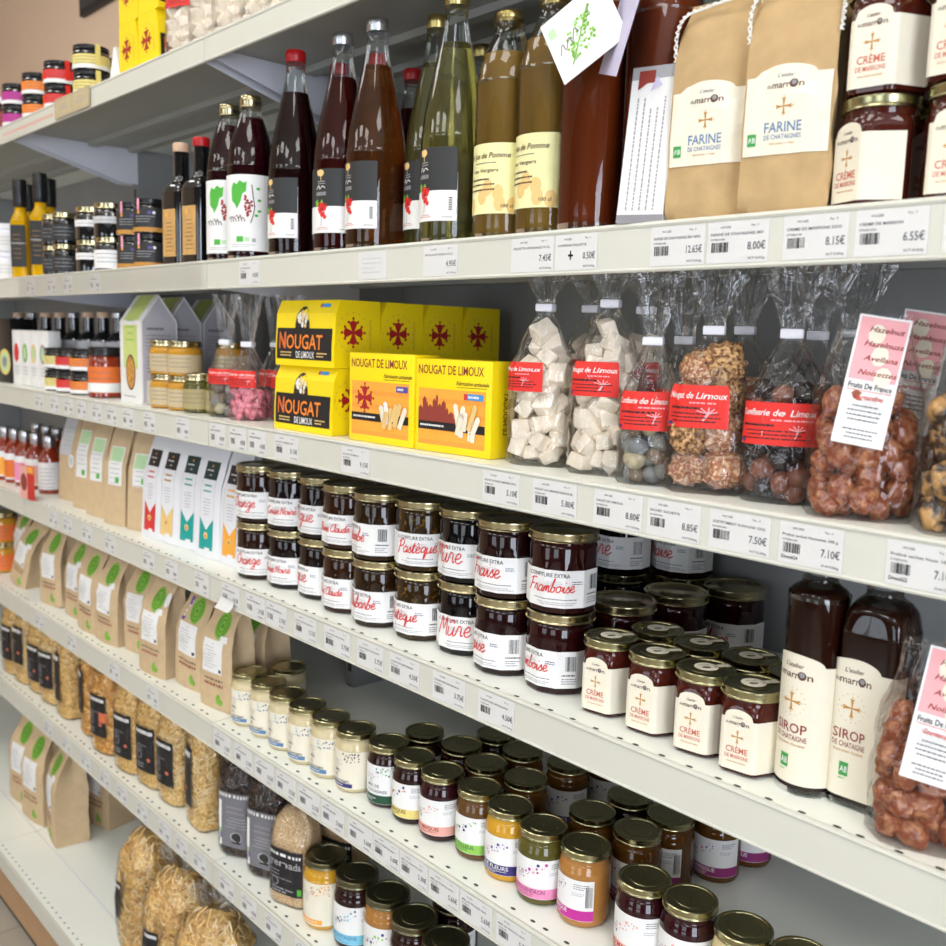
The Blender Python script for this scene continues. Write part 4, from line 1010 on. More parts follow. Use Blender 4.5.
def spos(tab, th, z, seed, k=1.0, off=0, nz=.0012):
    a, d, p, pl = lerp_tab(tab, z)
    s_, c_ = sin(th), cos(th)
    f_ = 1+pl*sin(7*th+seed)*.6+pl*.5*sin(13*th+seed*2)
    n_ = nz*noise.noise(Vector((s_*2+seed, c_*2, z*45)))*2
    x = (a*k*abs(s_)**(2/p)*(1 if s_ >= 0 else -1))*f_; y = -(d*k*abs(c_)**(2/p)*(1 if c_ >= 0 else -1))*f_
    L = sqrt(x*x+y*y) or 1
    return (x+x/L*(n_+off), y+y/L*(n_+off), z)
def film_mesh(tab, seed, mt='film', n=56, rows=34, cap=False):
    b = M(); z0, z1 = tab[0][0], tab[-1][0]; n = int(n*1.6); rows = int(rows*1.7)
    rings = []
    for i in range(rows+1):
        z = z0+(z1-z0)*i/rows; ring = []; k = lerp_tab(tab, z)[0]/max(t[1] for t in tab)
        for j in range(n):
            th = 2*pi*j/n; p = Vector((sin(th)*1.6+seed, cos(th)*1.6, z*16))
            cr = (1-abs(noise.noise(p*1.7)))**3*.0034+(1-abs(noise.noise(p*3.9)))**4*.0018-.0016
            ring.append(spos(tab, th, z, seed, 1.0, cr*(.35+.65*k)))
        rings.append(ring)
    b.rings(rings, mt, True, cap); return b.build('film', 60)
def wrap_label(tab, seed, x0, x1, z0, z1, draw, paper='ink_stripred', off=.0016, c0=0.0):
    """label following the front of a bag"""
    b = M(); a = lerp_tab(tab, (z0+z1)/2)[0]
    b.map = lambda x, y, l: spos(tab, c0+x/(a*1.05), y, seed, 1.0, off+l*EPS, .0)
    b.strip(x0, x1, z0, z1, paper, 0, 26, 4)
    draw(b); return b.build('label', 0)
def pack(tab, z0, z1, r_, seed, n, fill=.9, back=True, flat=1.0):
    """settle n pieces of radius r_ between heights z0 and z1 inside the outline"""
    rg = random.Random(seed); out = []; tries = 0
    while len(out) < n and tries < n*160:
        tries += 1
        z = z0+(z1-z0)*(rg.random()**1.15); a, d, p, _ = lerp_tab(tab, z)
        a = a*fill-r_; d = d*fill-r_*flat
        if a <= 0: a = .001
        if d <= 0: d = .0005
        th = rg.uniform(0, 2*pi); q = sqrt(rg.random())
        if rg.random() < .6: q = 1
        x = a*q*abs(sin(th))**(2/p)*(1 if sin(th) > 0 else -1); y = -d*q*abs(cos(th))**(2/p)*(1 if cos(th) > 0 else -1)
        if all((x-u)**2+(y-v)**2+(z-w_)**2 > (1.42*r_)**2 for u, v, w_ in out): out.append((x, y, z))
    return out
def blob_var(key, m, rad, seeds, amp, flat=None, nu=10, nv=7, freq=1.6):
    def mk(sd):
        b = M(); b.blob((0,0,0), rad, m, sd, amp, nu, nv, freq, flat); return b.build('piece', 50)
    return [cached((key, sd), lambda sd=sd: mk(sd)) for sd in seeds]
def fillparts(pname, meshes, pos, seed, s0=.85, s1=1.12):
    rg = random.Random(seed); out = []
    for p in pos:
        out.append((pname, rg.choice(meshes), {'loc': p, 'rot': (rg.uniform(0,6.3), rg.uniform(0,6.3), rg.uniform(0,6.3)), 'sc': rg.uniform(s0, s1)}))
    return out
def clip_part(zc, neck=.0085):
    def mk():
        b = M(); b.rbox(-neck-.0022, neck+.0022, -neck*.7-.0016, neck*.7+.0016, 0, .009, 'white_plastic', .0015, 2); return b.build('clip', 40)
    return ('clip', cached(('clip', neck), mk), {'loc': (0,0,zc-.0045), 'label': 'white plastic clip'})
def red_label(line):
    def draw(b):
        rg = random.Random(len(line)); x0, x1, z0, z1 = b.box4
        h = z1-z0; w_ = x1-x0
        b.text(line, (x0+x1)/2, z1-h*.31, h*.15, 'ink_white', 2, 'c', w=w_*.90, shear=.22)
        b.lines(x0+w_*.50, x1-w_*.08, z1-h*.43, 1, .002, h*.035, 'ink_blush', 1, rg)
        b.lines(x0+w_*.10, x1-w_*.25, z1-h*.56, 1, .002, h*.05, 'ink_black', 2, rg)
        b.lines(x0+w_*.06, x1-w_*.10, z1-h*.68, 3, h*.09, h*.03, 'ink_black', 1, rg, 'c', .5)
        cx, cz = x1-w_*.28, z1-h*.66
        b.stroke([(cx-.002, cz-h*.16), (cx, cz)], h*.03, 'ink_blush', 1)
        for q in range(5): a = radians(20+q*33); b.stroke([(cx, cz), (cx+h*.17*cos(a), cz+h*.15*sin(a))], h*.022, 'ink_blush', 1)
        b.rect(x0+w_*.03, z0+h*.05, x0+w_*.15, z0+h*.13, 'ink_navy', 1, 2)
    return draw
def mk_wrap(tab, seed, x0, x1, z0, z1, line, c0=0.0):
    def draw(b): b.box4 = (x0, x1, z0, z1); red_label(line)(b)
    return wrap_label(tab, seed, x0, x1, z0, z1, draw, 'ink_stripred',   .0032, c0)
def chunk(k):
    rg = random.Random(k+40); b = M(); a = [rg.uniform(.0098,.0128) for _ in range(3)]; a[2] *= .9; c = .35
    b.box(-a[0], a[0], -a[1], a[1], -a[2], a[2], 'nougat'); me = b.build('nougat_cube', 0)
    bm = bmesh.new(); bm.from_mesh(me); bmesh.ops.bevel(bm, geom=bm.edges[:]+bm.verts[:], offset=.0030, segments=2, affect='EDGES', profile=.6)
    bmesh.ops.subdivide_edges(bm, edges=[e for e in bm.edges if e.calc_length() > .008], cuts=1, use_grid_fill=True)
    for v in bm.verts: v.co *= 1+.16*noise.noise(v.co*70+Vector((k*3, k, 0)))
    bm.to_mesh(me); bm.free(); me.update(); me.set_sharp_from_angle(angle=radians(28)); return me
NG = [cached(('ngc', k), lambda k=k: chunk(k)) for k in range(5)]
DRG = sum([blob_var('dr'+m, m, (.0135,.0098,.0098), [i], .03, None, 12, 8) for i, m in enumerate(('dragee_grey','dragee_beige','dragee_brown','dragee_blue'))], [])
ROC = blob_var('roc', 'rocher', (.0185,.0165,.0205), range(3), .30, 2.6, 26, 18, 3.5) + blob_var('roc2', 'rocher_dark', (.0180,.0170,.0195), range(2), .30, 2.6, 26, 18, 3.5)
CHO = blob_var('cho', 'choc_milk', (.0115,.0115,.0112), range(2), .04, None, 14, 9) + blob_var('chd', 'choc_dark', (.0115,.0115,.0112), range(2), .04, None, 14, 9)
PRA = blob_var('pra', 'praline', (.0150,.0112,.0116), range(6), .22, None, 20, 13, 2.8)
WAL = blob_var('wal', 'walnut', (.017,.0145,.0135), range(4), .30, None, 18, 12, 2.6)
PNK = blob_var('pnk', 'candy_pink', (.009,.006,.006), range(3), .2, None, 10, 7)
def stacked(W, D, layers, dz, z0, seed):
    rg = random.Random(seed); out = []
    for k in range(layers):
        for x in (-1, 1):
            for y in (-1, 1): out.append((x*W*.23*(1-.12*k)+rg.uniform(-.002,.002), y*D*.12+rg.uniform(-.003,.003), z0+dz*k+(.006 if x > 0 else 0)+rg.uniform(-.002,.002)))
    return out
def clip_bag(name, label, pname, meshes, W, D, zc, zt, fillz, r_, n, seed, loc, rz, line, lab, group, sc=1, flat=1.0, c0=0.0, cat='sweet bag'):
    tab = clip_tab(W, D, zc, zt); key = (name, W, D, zc, zt, seed)
    parts = [('film', cached((key,'f'), lambda: film_mesh(tab, seed)), {'label': 'clear crinkled film'})]
    parts += fillparts(pname, meshes, stacked(W, D, 4 if n > 14 else 3, .034, .021, seed) if pname == 'nut_rock' else cached((key,'p'), lambda: pack(tab, r_*.9, fillz, r_, seed, n, .97, True, flat)), seed)
    parts.append(clip_part(zc))
    if lab: parts.append(('label', cached((key,'l',line,lab), lambda: mk_wrap(tab, seed, *lab, line, c0)), {'label': 'red paper label'}))
    return thing(name, label, cat, parts, loc, rz, group, sc)
SWG = 'clear sweet bags closed with white clips'
Z = C_+.0004
clip_bag('nougat_bag', 'clear bag of white nougat cubes beside the orange nougat boxes', 'nougat_cube', NG, .078, .054, .186, .239, .160, .0125, 95, 11, (-.785,.062,Z), radians(20), 'Nougat de Limoux', (-.040,.018,.088,.122), SWG, c0=-.25)
clip_bag('nougat_bag', 'clear bag of white nougat cubes beside the grey sugared almonds', 'nougat_cube', NG, .080, .054, .190, .239, .165, .0125, 95, 12, (-.690,.066,Z), radians(22), 'Nougat de Limoux', (-.030,.026,.088,.126), SWG, c0=-.2)
clip_bag('nougat_bag', 'clear nougat bag behind, between the two front nougat bags', 'nougat_cube', NG, .078, .052, .188, .236, .150, .0125, 45, 13, (-.790,.150,Z), radians(20), 'Nougat de Limoux', (-.03,.026,.088,.126), SWG)
clip_bag('nougat_bag', 'clear nougat bag behind the nougat bag that stands by the almonds', 'nougat_cube', NG, .078, .052, .186, .236, .150, .0125, 45, 14, (-.705,.150,Z), radians(20), 'Nougat de Limoux', (-.03,.026,.088,.126), SWG)
clip_bag('sugared_almond_bag', 'clear bag of grey and beige sugared almonds in front', 'sugared_almond', DRG, .060, .046, .150, .236, .068, .0100, 46, 15, (-.616,.048,Z), radians(28), 'Confiserie de Limoux', (-.028,.024,.058,.098), SWG, c0=-.1)
clip_bag('sugared_almond_bag', 'clear bag of sugared almonds behind, beside the nut rocks', 'sugared_almond', DRG, .058, .046, .152, .236, .068, .0105, 36, 16, (-.633,.128,Z), radians(20), 'Confiserie de Limoux', (-.026,.026,.058,.098), SWG)
clip_bag('nut_rock_bag', 'clear bag of light brown nut rocks', 'nut_rock', ROC, .078, .056, .162, .237, .140, .022, 16, 17, (-.548,.056,Z), radians(26), 'Nougat de Limoux', (-.036,.024,.066,.108), SWG, c0=-.15)
clip_bag('nut_rock_bag', 'clear bag of nut rocks behind the front nut rock bag', 'nut_rock', ROC, .074, .056, .164, .237, .125, .022, 14, 18, (-.565,.140,Z), radians(20), 'Nougat de Limoux', (-.03,.03,.066,.106), SWG)
clip_bag('chocolate_ball_bag', 'clear bag of dark and milk chocolate balls in front', 'chocolate_ball', CHO, .078, .058, .160, .237, .108, .0108, 80, 19, (-.470,.068,Z), radians(26), 'Confiserie de Limoux', (-.040,.034,.056,.096), SWG, c0=-.12)
clip_bag('chocolate_ball_bag', 'clear bag of chocolate balls behind, beside the hazelnut praline bag', 'chocolate_ball', CHO, .074, .054, .160, .237, .100, .0108, 60, 20, (-.486,.148,Z), radians(24), 'Nougat de Limoux', (-.034,.034,.056,.096), SWG)
clip_bag('chocolate_ball_bag', 'clear bag of chocolate balls deepest behind, its clip by the praline card', 'chocolate_ball', CHO, .080, .056, .164, .237, .085, .0115, 36, 21, (-.487,.225,Z), radians(24), 'Nougat de Limoux', (-.03,.03,.056,.096), SWG)
# small bags near the rail joint
clip_bag('candy_bag', 'small clear bag of pink candy with red label', 'candy', PNK, .058, .044, .128, .212, .050, .0062, 60, 22, (-1.462,.052,Z), radians(30), 'Confiserie de Limoux', (-.030,.026,.056,.084), SWG)
clip_bag('candy_bag', 'small clear bag of grey and beige almonds beside the beige jars', 'candy', DRG, .056, .042, .130, .212, .055, .0105, 16, 23, (-1.535,.050,Z), radians(30), 'Confiserie de Limoux', (-.028,.024,.058,.084), SWG)
clip_bag('candy_bag', 'small clear sweet bag between the pink candy and the nougat box', 'candy', DRG, .058, .044, .128, .212, .045, .0105, 14, 24, (-1.415,.105,Z), radians(30), 'Confiserie de Limoux', (-.03,.026,.056,.084), SWG)
clip_bag('candy_bag', 'small clear sweet bag behind the pink candy', 'candy', PNK, .058, .044, .128, .212, .045, .0062, 30, 25, (-1.49,.125,Z), radians(30), 'Confiserie de Limoux', (-.03,.026,.056,.084), SWG)

# praline bags with header card
def praline_tab(W, D, H): return [(0, W*.46, D*.47, 3.4, 0), (.004, W*.5, D*.5, 3.4, 0), (H*.35, W*.51, D*.53, 2.8, .02), (H*.6, W*.48, D*.42, 2.5, .03), (H*.82, W*.36, D*.2, 2.2, .05), (H, W*.30, .003, 2, .03)]
def header_card(kind):
    b = M(); b.box(-.021, .021, 0, .0006, 0, .112, 'paper'); b.map = lambda x, y, l: (x, -.0002-l*EPS, y); rg = random.Random(4)
    b.rect(-.019, .056, .019, .110, 'ink_blush', 0, 2)
    for q in range(3): b.disc(-.004+q*.006, .096-.018*q, .007, 'paper_cream', 1, 10, .009)
    for i, t in enumerate(('Hazelnut', 'Hazelnuss', 'Avellana', 'Noisettes') if kind == 'h' else ('Walnut', 'Walnuss', 'Nuez', 'Noix')):
        b.text(t, .003, .098-.0125*i, .0046, 'ink_maroon', 2, 'c', w=.0034*len(t), shear=.35)
    b.text('Fruits De France', 0, .0485, .0048, 'ink_black', 2, 'c', w=.035)
    b.rect(-.018, .0465, .018, .0470, 'ink_red', 1, 2)
    b.text('Gourmandises', 0, .0395, .0042, 'ink_red', 2, 'c', w=.024, shear=.35)
    b.lines(-.015, .015, .033, 4, .0040, .0013, 'ink_soft', 1, rg, 'c', .5)
    b.lines(-.017, .017, .0125, 3, .0035, .0012, 'ink_soft', 1, rg, 'c', .5)
    b.rect(-.017, .0165, .017, .0167, 'ink_faint', 1, 2)
    return b.build('header_card', 0)
def praline_bag(name, label, pname, meshes, W, D, H, fillz, r_, n, seed, loc, rz, kind, cat, sc=1, front=0.0, clean=True):
    tab = praline_tab(W, D, H)
    parts = [('film', cached((name, seed, 'f'), lambda: film_mesh(tab, seed, 'film_soft', 48, 26, True)), {'label': 'clear crinkled film'})]
    parts += fillparts(pname, meshes, cached((name, seed, 'p'), lambda: pack(tab, r_*.9, fillz, r_, seed, n, .95)), seed)
    parts.append(('header_card', cached(('hc', kind), lambda: header_card(kind)), {'loc': (-.006, -D*.5-.0045, H-.112), 'rot': (radians(-11), radians(8), 0), 'label': 'pink and white card stapled over the bag top'}))
    return thing(name, label, cat, parts, loc, rz, 'praline bags with pink header cards', sc)
praline_bag('praline_bag', 'clear bag of red brown hazelnut pralines on the nougat shelf', 'praline', PRA, .092, .062, .178, .105, .0118, 110, 31, (-.383,.050,Z), radians(24), 'h', 'sweet bag')
praline_bag('praline_bag', 'hazelnut praline bag behind, only its pink card and top showing', 'praline', PRA, .092, .060, .186, .080, .0122, 40, 32, (-.382,.135,Z), radians(24), 'h', 'sweet bag')
praline_bag('walnut_bag', 'clear bag of caramelised walnuts at the right picture edge', 'walnut', WAL, .092, .062, .186, .125, .0150, 70, 33, (-.286,.050,Z), radians(24), 'w', 'sweet bag')
praline_bag('walnut_bag', 'walnut bag behind the front one at the right picture edge', 'walnut', WAL, .090, .060, .186, .09, .0155, 30, 36, (-.285,.135,Z), radians(24), 'w', 'sweet bag')
praline_bag('praline_bag', 'clear bag of hazelnut pralines standing beside the syrup on the jam shelf', 'praline', PRA, .096, .060, .176, .112, .0118, 120, 34, (-.297,.046,D_+.0004), radians(22), 'h', 'sweet bag')
praline_bag('praline_bag', 'hazelnut praline bag behind the one on the jam shelf', 'praline', PRA, .098, .060, .186, .08, .0122, 34, 35, (-.290,.130,D_+.0004), radians(22), 'h', 'sweet bag')

# ================================================================== nougat boxes
NW, ND, NH = .154, .084, .099
def nougat_box():
    def body():
        b = M(); r_ = .0012
        pr = [(0,0),(ND,0),(ND,NH),(.012,NH),(.003,NH*.80),(0,NH*.30)]   # slanted display front, outline in (y, z)
        v0 = len(b.v)
        b.v += [(-NW/2, p[0], p[1]) for p in pr]+[(NW/2, p[0], p[1]) for p in pr]; n = len(pr)
        b.face(tuple(reversed(range(n))), 'yellow_box'); b.face(tuple(n+i for i in range(n)), 'yellow_box')
        for i in range(n): k_ = (i+1) % n; b.face((i, k_, n+k_, n+i), 'yellow_box')
        return b.build('carton', 20)
    def fy(z):
        return 0-.0003 + (0 if z < NH*.3 else (z-NH*.3)/(NH*.5)*.003 if z < NH*.8 else .003+(z-NH*.8)/(NH*.2)*.009)
    def art():
        b = M(); b.map = lambda x, y, l: (x, fy(y)-.0002-l*EPS, y); rg = random.Random(12)
        b.rect(-NW/2+.004, .010, NW/2-.006, .057, 'ink_black', 0, 2, 8)
        b.pts2([(-.006+.019*cos(q*pi/12), .056+.034*sin(q*pi/12)) for q in range(13)], [tuple(range(13))], 'ink_black', 0)
        for q in range(26):
            x, y = -.006+rg.uniform(-.012,.012), .058+rg.uniform(0,.022); b.poly([(x-.003,y),(x,y+.004+rg.random()*.003),(x+.004,y+.001),(x+.001,y-.003)], rg.choice(('paper_cream','ink_white','ink_sand')), 1+q % 3)
        b.text('N', -NW/2+.011, .026, .0255, 'ink_redsoft', 2, w=.018); b.text('OUGAT', -NW/2+.031, .026, .0215, 'ink_flame', 2, w=.094)
        b.text('N', -NW/2+.0116, .0264, .0235, 'ink_orange', 3, w=.016)
        b.text('DE LIMOUX', .004, .0125, .0098, 'ink_white', 2, 'c', w=.048)
        b.lines(-.062, -.026, .0190, 2, .0045, .0020, 'ink_sand', 2, rg); b.lines(.034, .060, .0190, 2, .0045, .0020, 'ink_sand', 2, rg)
        b.rect(.034, .0885, .058, .0935, 'ink_azure', 1, 2); b.rect(.033, .0885, .037, .0935, 'ink_red', 2, 1)
        for q in range(9): b.rect(-NW/2+.006, .060+q*.004, NW/2-.008, .0602+q*.004, 'ink_sand', 0, 1)
        return b.build('front_print', 0)
    def side(sg):
        b = M()
        if True:
            b.map = lambda x, y, l: (sg*(NW/2+.0002+l*EPS), x if sg > 0 else ND-x, y); c, z = .034, .052
            b.cross(c, z, .0225, 'ink_crimson', 1)
            for q in range(48): a = q*pi/24; b.rect(c+.029*cos(a)-.0006, z+.029*sin(a)-.0006, c+.029*cos(a)+.0006, z+.029*sin(a)+.0006, 'ink_sand' if q % 3 else 'ink_maroon', 1, 1)
            b.lines(.064, .0685, .070, 14, .0032, .0012, 'ink_gold', 1, random.Random(3))
        return b.build('side_print', 0)
    return [('carton', cached('nbb', body), {'label': 'yellow card box'}), ('front_print', cached('nba', art), {'label': 'black banded picture with orange lettering'}), ('side_print', cached('nbs', lambda: side(1)), {'label': 'red twelve-balled cross'}), ('side_print', cached('nbs2', lambda: side(-1)), {'label': 'red twelve-balled cross'})]
for i in range(4):
    for lv in (0, 1):
        nm = ('front', 'second', 'third', 'rearmost')[i]
        thing('nougat_box', '%s yellow nougat box with red cross on its side, %s in the row going back' % ('upper' if lv else 'lower', nm), 'box', nougat_box(), (-1.244+.001*lv-.001*i, .020+.0846*i+(.002 if lv else 0), Z+.0995*lv), radians(1.5), 'yellow nougat boxes with crosses')
def flat_box(kind):
    W, D, H = .140, .046, .124
    def body():
        b = M(); b.rbox(-W/2, W/2, 0, D, 0, H, 'yellow_box', .0012, 2); return b.build('carton', 40)
    def art():
        b = M(); b.map = lambda x, y, l: (x, -.0002-l*EPS, y); rg = random.Random(5 if kind else 6)
        b.text('NOUGAT DE LIMOUX', -.004, .1045, .0118, 'ink_maroon', 1, 'c', w=.120)
        b.text('Fabrication artisanale', .036, .0915, .0052, 'ink_brown', 1, 'c', w=.058, shear=.35); b.stroke([(.008,.0885),(.062,.0890)], .0006, 'ink_brown', 1)
        x0, x1, y0, y1 = -.063, .060, .010, .085
        for q in range(12):
            b.rect(x0, y0+(y1-y0)*q/12, x1, y0+(y1-y0)*(q+1)/12, 'ink_amber' if q % 3 else 'ink_tangerine', 0, 2)
        b.rect(x0, .030, x1, .041, 'ink_black', 1, 2); b.lines(x0+.004, -.006, .0345, 1, .002, .0024, 'ink_white', 2, rg)
        if kind == 0:
            b.cross(-.034, .062, .021, 'ink_crimson', 1)
            b.rect(.034, .073, .058, .081, 'ink_violet', 2, 2); b.lines(.037, .055, .0755, 1, .002, .003, 'ink_white', 3, rg)
        else:
            pts = [(x0,.041),(x0,.060)]; x = x0
            for wd, hh in ((.008,.058),(.007,.070),(.003,.064),(.009,.060),(.006,.068),(.004,.074),(.007,.062),(.008,.066),(.005,.057),(.010,.052),(.012,.047)): pts += [(x,hh),(x+wd*.5,hh+.004),(x+wd,hh)]; x += wd
            for i in range(1, len(pts)-1): b.poly([(pts[i][0],.041),(pts[i+1][0],.041),pts[i+1],pts[i]], 'ink_maroon', 1)
            b.rect(.022, .073, .056, .081, 'ink_azure', 2, 2); b.rect(.022, .073, .028, .081, 'ink_red', 3, 1); b.lines(.030, .053, .0755, 1, .002, .003, 'ink_white', 3, rg)
        return b.build('front_print', 0)
    def sticks():
        b = M(); rg = random.Random(8+kind)
        for q in range(9):
            x = .022+rg.uniform(-.016,.02); a = rg.uniform(-.5,.5); L_ = rg.uniform(.022,.034); y = .018+rg.random()*.016
            b.map = lambda u, v, l: (u, -.0011-l*EPS, v); wd = .0042; c_, s_ = cos(a), sin(a)
            pts = [(-wd,0),(wd,0),(wd,L_),(0,L_+.003),(-wd,L_)]
            b.poly([(x+p[0]*c_-p[1]*s_, y+p[0]*s_+p[1]*c_) for p in pts], rg.choice(('paper_cream','ink_white','nougat','ink_sand')), q % 4)
            b.stroke([(x+(-wd)*c_, y-wd*s_), (x-wd*c_-L_*s_, y-wd*s_+L_*c_)], .0006, 'ink_gold', (q % 4)+1)
        return b.build('nougat_picture', 0)
    def side():
        b = M(); b.map = lambda x, y, l: (W/2+.0002+l*EPS, D-x, y); b.text('LE NOUGAT', .023, .030, .008, 'ink_brown', 1, w=.055, rot=pi/2); return b.build('side_print', 0)
    return [('carton', cached('fbb', body)), ('front_print', cached(('fba', kind), art), {'label': 'orange picture panel with black band'}, [('nougat_picture', cached(('fbn', kind), sticks))]), ('side_print', cached('fbs', side))]
thing('nougat_box', 'flat yellow nougat box with a red cross on its orange panel', 'box', flat_box(0), (-1.054,.024,Z), radians(2), 'flat nougat boxes with orange panels')
thing('nougat_box', 'flat yellow nougat box with a castle skyline on its orange panel', 'box', flat_box(1), (-.914,.032,Z), radians(4), 'flat nougat boxes with orange panels', .97)
# the same boxes on the topmost shelf, turned sideways
for x, lv, t in ((-1.813,0,'lower left'), (-1.726,0,'lower right'), (-1.811,1,'upper left'), (-1.724,1,'upper right')):
    thing('nougat_box', '%s yellow nougat box on the topmost shelf, red cross to the aisle' % t, 'box', nougat_box(), (x, .024+NW/2, A_+.0004+.0995*lv), radians(90), 'nougat boxes on the topmost shelf')

# ================================================================== paper bags and pouches
class Bag:
    """paper bag: width, depth, y-centre profiles over height plus crumple; front(x, z) gives the front surface"""
    def __init__(s, tab, seed, crumple=.0018, bulge=.003): s.t = tab; s.seed = seed; s.cr = crumple; s.bu = bulge; s.H = tab[-1][0]
    def at(s, z): return lerp_tab(s.t, z)            # w, d, yc, gusset pinch, x shift
    def nz(s, x, y, z): return s.cr*(noise.noise(Vector((x*26+s.seed*5, y*26, z*22)))+.5*noise.noise(Vector((x*60, y*60+s.seed, z*55))))
    def front(s, x, z):
        w_, d, yc, g, xs = s.at(z); u = max(-1, min(1, 2*(x-xs)/w_))
        return yc-d/2-s.bu*(1-u*u)*min(1, d*30)-abs(s.nz(x, -d/2, z))
    def mesh(s, m, rows=26, m_side=None):
        b = M(); rings = []; nf, ns = 14, 6
        for i in range(rows+1):
            z = s.H*i/rows; w_, d, yc, g, xs = s.at(z); ring = []
            for k in range(nf): x = -w_/2+w_*k/nf+xs; ring.append((x, s.front(x, z), z))
            for k in range(ns):
                t = k/ns; p = g*(1-abs(2*t-1)); ring.append((xs+w_/2-p+s.nz(w_/2, t*d, z), yc-d/2+d*t, z))
            for k in range(nf): x = w_/2-w_*k/nf+xs; ring.append((x, yc+d/2+s.nz(x, d, z), z))
            for k in range(ns):
                t = k/ns; p = g*(1-abs(2*t-1)); ring.append((xs-w_/2+p+s.nz(-w_/2, t*d, z), yc+d/2-d*t, z))
            rings.append(ring)
        b.rings(rings, m); me = b.build('paper_bag', 70); return me
    def printer(s, off=.0006):
        b = M(); b.map = lambda x, y, l: (x, s.front(x, y)-off-l*EPS, y); return b

# --- flour bags tied with twine, shelf B
FB = Bag([(0,.077,.050,0,0,0),(.004,.079,.052,0,0,0),(.10,.079,.052,0,.003,0),(.155,.078,.044,.002,.006,0),(.178,.078,.030,.006,.006,0),(.196,.072,.020,.010,.002,0),(.206,.070,.016,.012,0,0)], 3, .0042)
def flour_label():
    b = FB.printer(.0008); hw = .0375
    top = lambda x: .118+.0085*sqrt(max(0, 1-((x+.002)/.026)**2)) if abs(x+.002) < .026 else .118
    b.strip(-hw, hw, .050, lambda x: top(x), 'paper_cream', 0, 30, 6)
    c = -.002
    b.text("L'atelier", c, .1155, .0032, 'ink_soft', 1, 'c', w=.014, shear=.2); b.text('du', c-.0165, .1068, .0036, 'ink_soft', 1, w=.0042); b.text('marr', c-.0115, .1063, .0058, 'ink_brown', 1, w=.0155)
    b.disc(c+.0074, .1093, .0038, 'ink_brown', 1, 12); b.disc(c+.0076, .1100, .0022, 'ink_dust', 2, 10); b.text('n', c+.0118, .1063, .0058, 'ink_brown', 1, w=.0045)
    b.thin_cross(c, .0905, .0075, 'ink_gold', 1)
    b.text('FARINE', c, .0690, .0088, 'ink_blue', 1, 'c', w=.033); b.text('DE CHATAIGNES', c, .0630, .0040, 'ink_blue', 1, 'c', w=.033)
    b.text("douce saveur d'occitanie", c, .0585, .0020, 'ink_gold', 1, 'c', w=.022, shear=.2)
    b.rect(-hw+.004, .0585, -hw+.012, .0690, 'ink_green', 1, 2); b.text('AB', -hw+.0048, .0615, .0045, 'ink_white', 2, w=.0064)
    return b.build('label', 0)
def chain(p, r_=.0016):
    b = M(); pts = catmull(p, 10)
    for ph in (0, pi):
        b.tube([(q[0]+r_*cos(i*1.1+ph), q[1]-abs(r_*sin(i*1.1+ph))*.4, q[2]+r_*.8*sin(i*1.1+ph)) for i, q in enumerate(pts)], r_*.62, 'twine', 5)
    return b.build('twine', 60)
tw = chain([(-.040,-.020,.150),(-.041,-.018,.175),(-.036,-.012,.193),(-.015,-.010,.199),(.010,-.009,.203),(.036,-.008,.204),(.040,-.012,.190),(.0405,-.018,.168),(.041,-.024,.150)])
for x, y, rz, t in ((-.544,.037,12,'kraft chestnut flour bag tied with white twine, beside the leaflets'), (-.464,.036,13,'kraft chestnut flour bag tied with white twine, beside the chestnut cream jars')):
    thing('flour_bag', t, 'flour bag', [('paper_bag', cached('fbm', lambda: FB.mesh('kraft'))), ('label', cached('fbl', flour_label), {'label': 'cream arched label'}), ('twine', tw, {'label': 'white crocheted twine'})], (x, y, B_+.0004), radians(rz), 'kraft chestnut flour bags', .99)

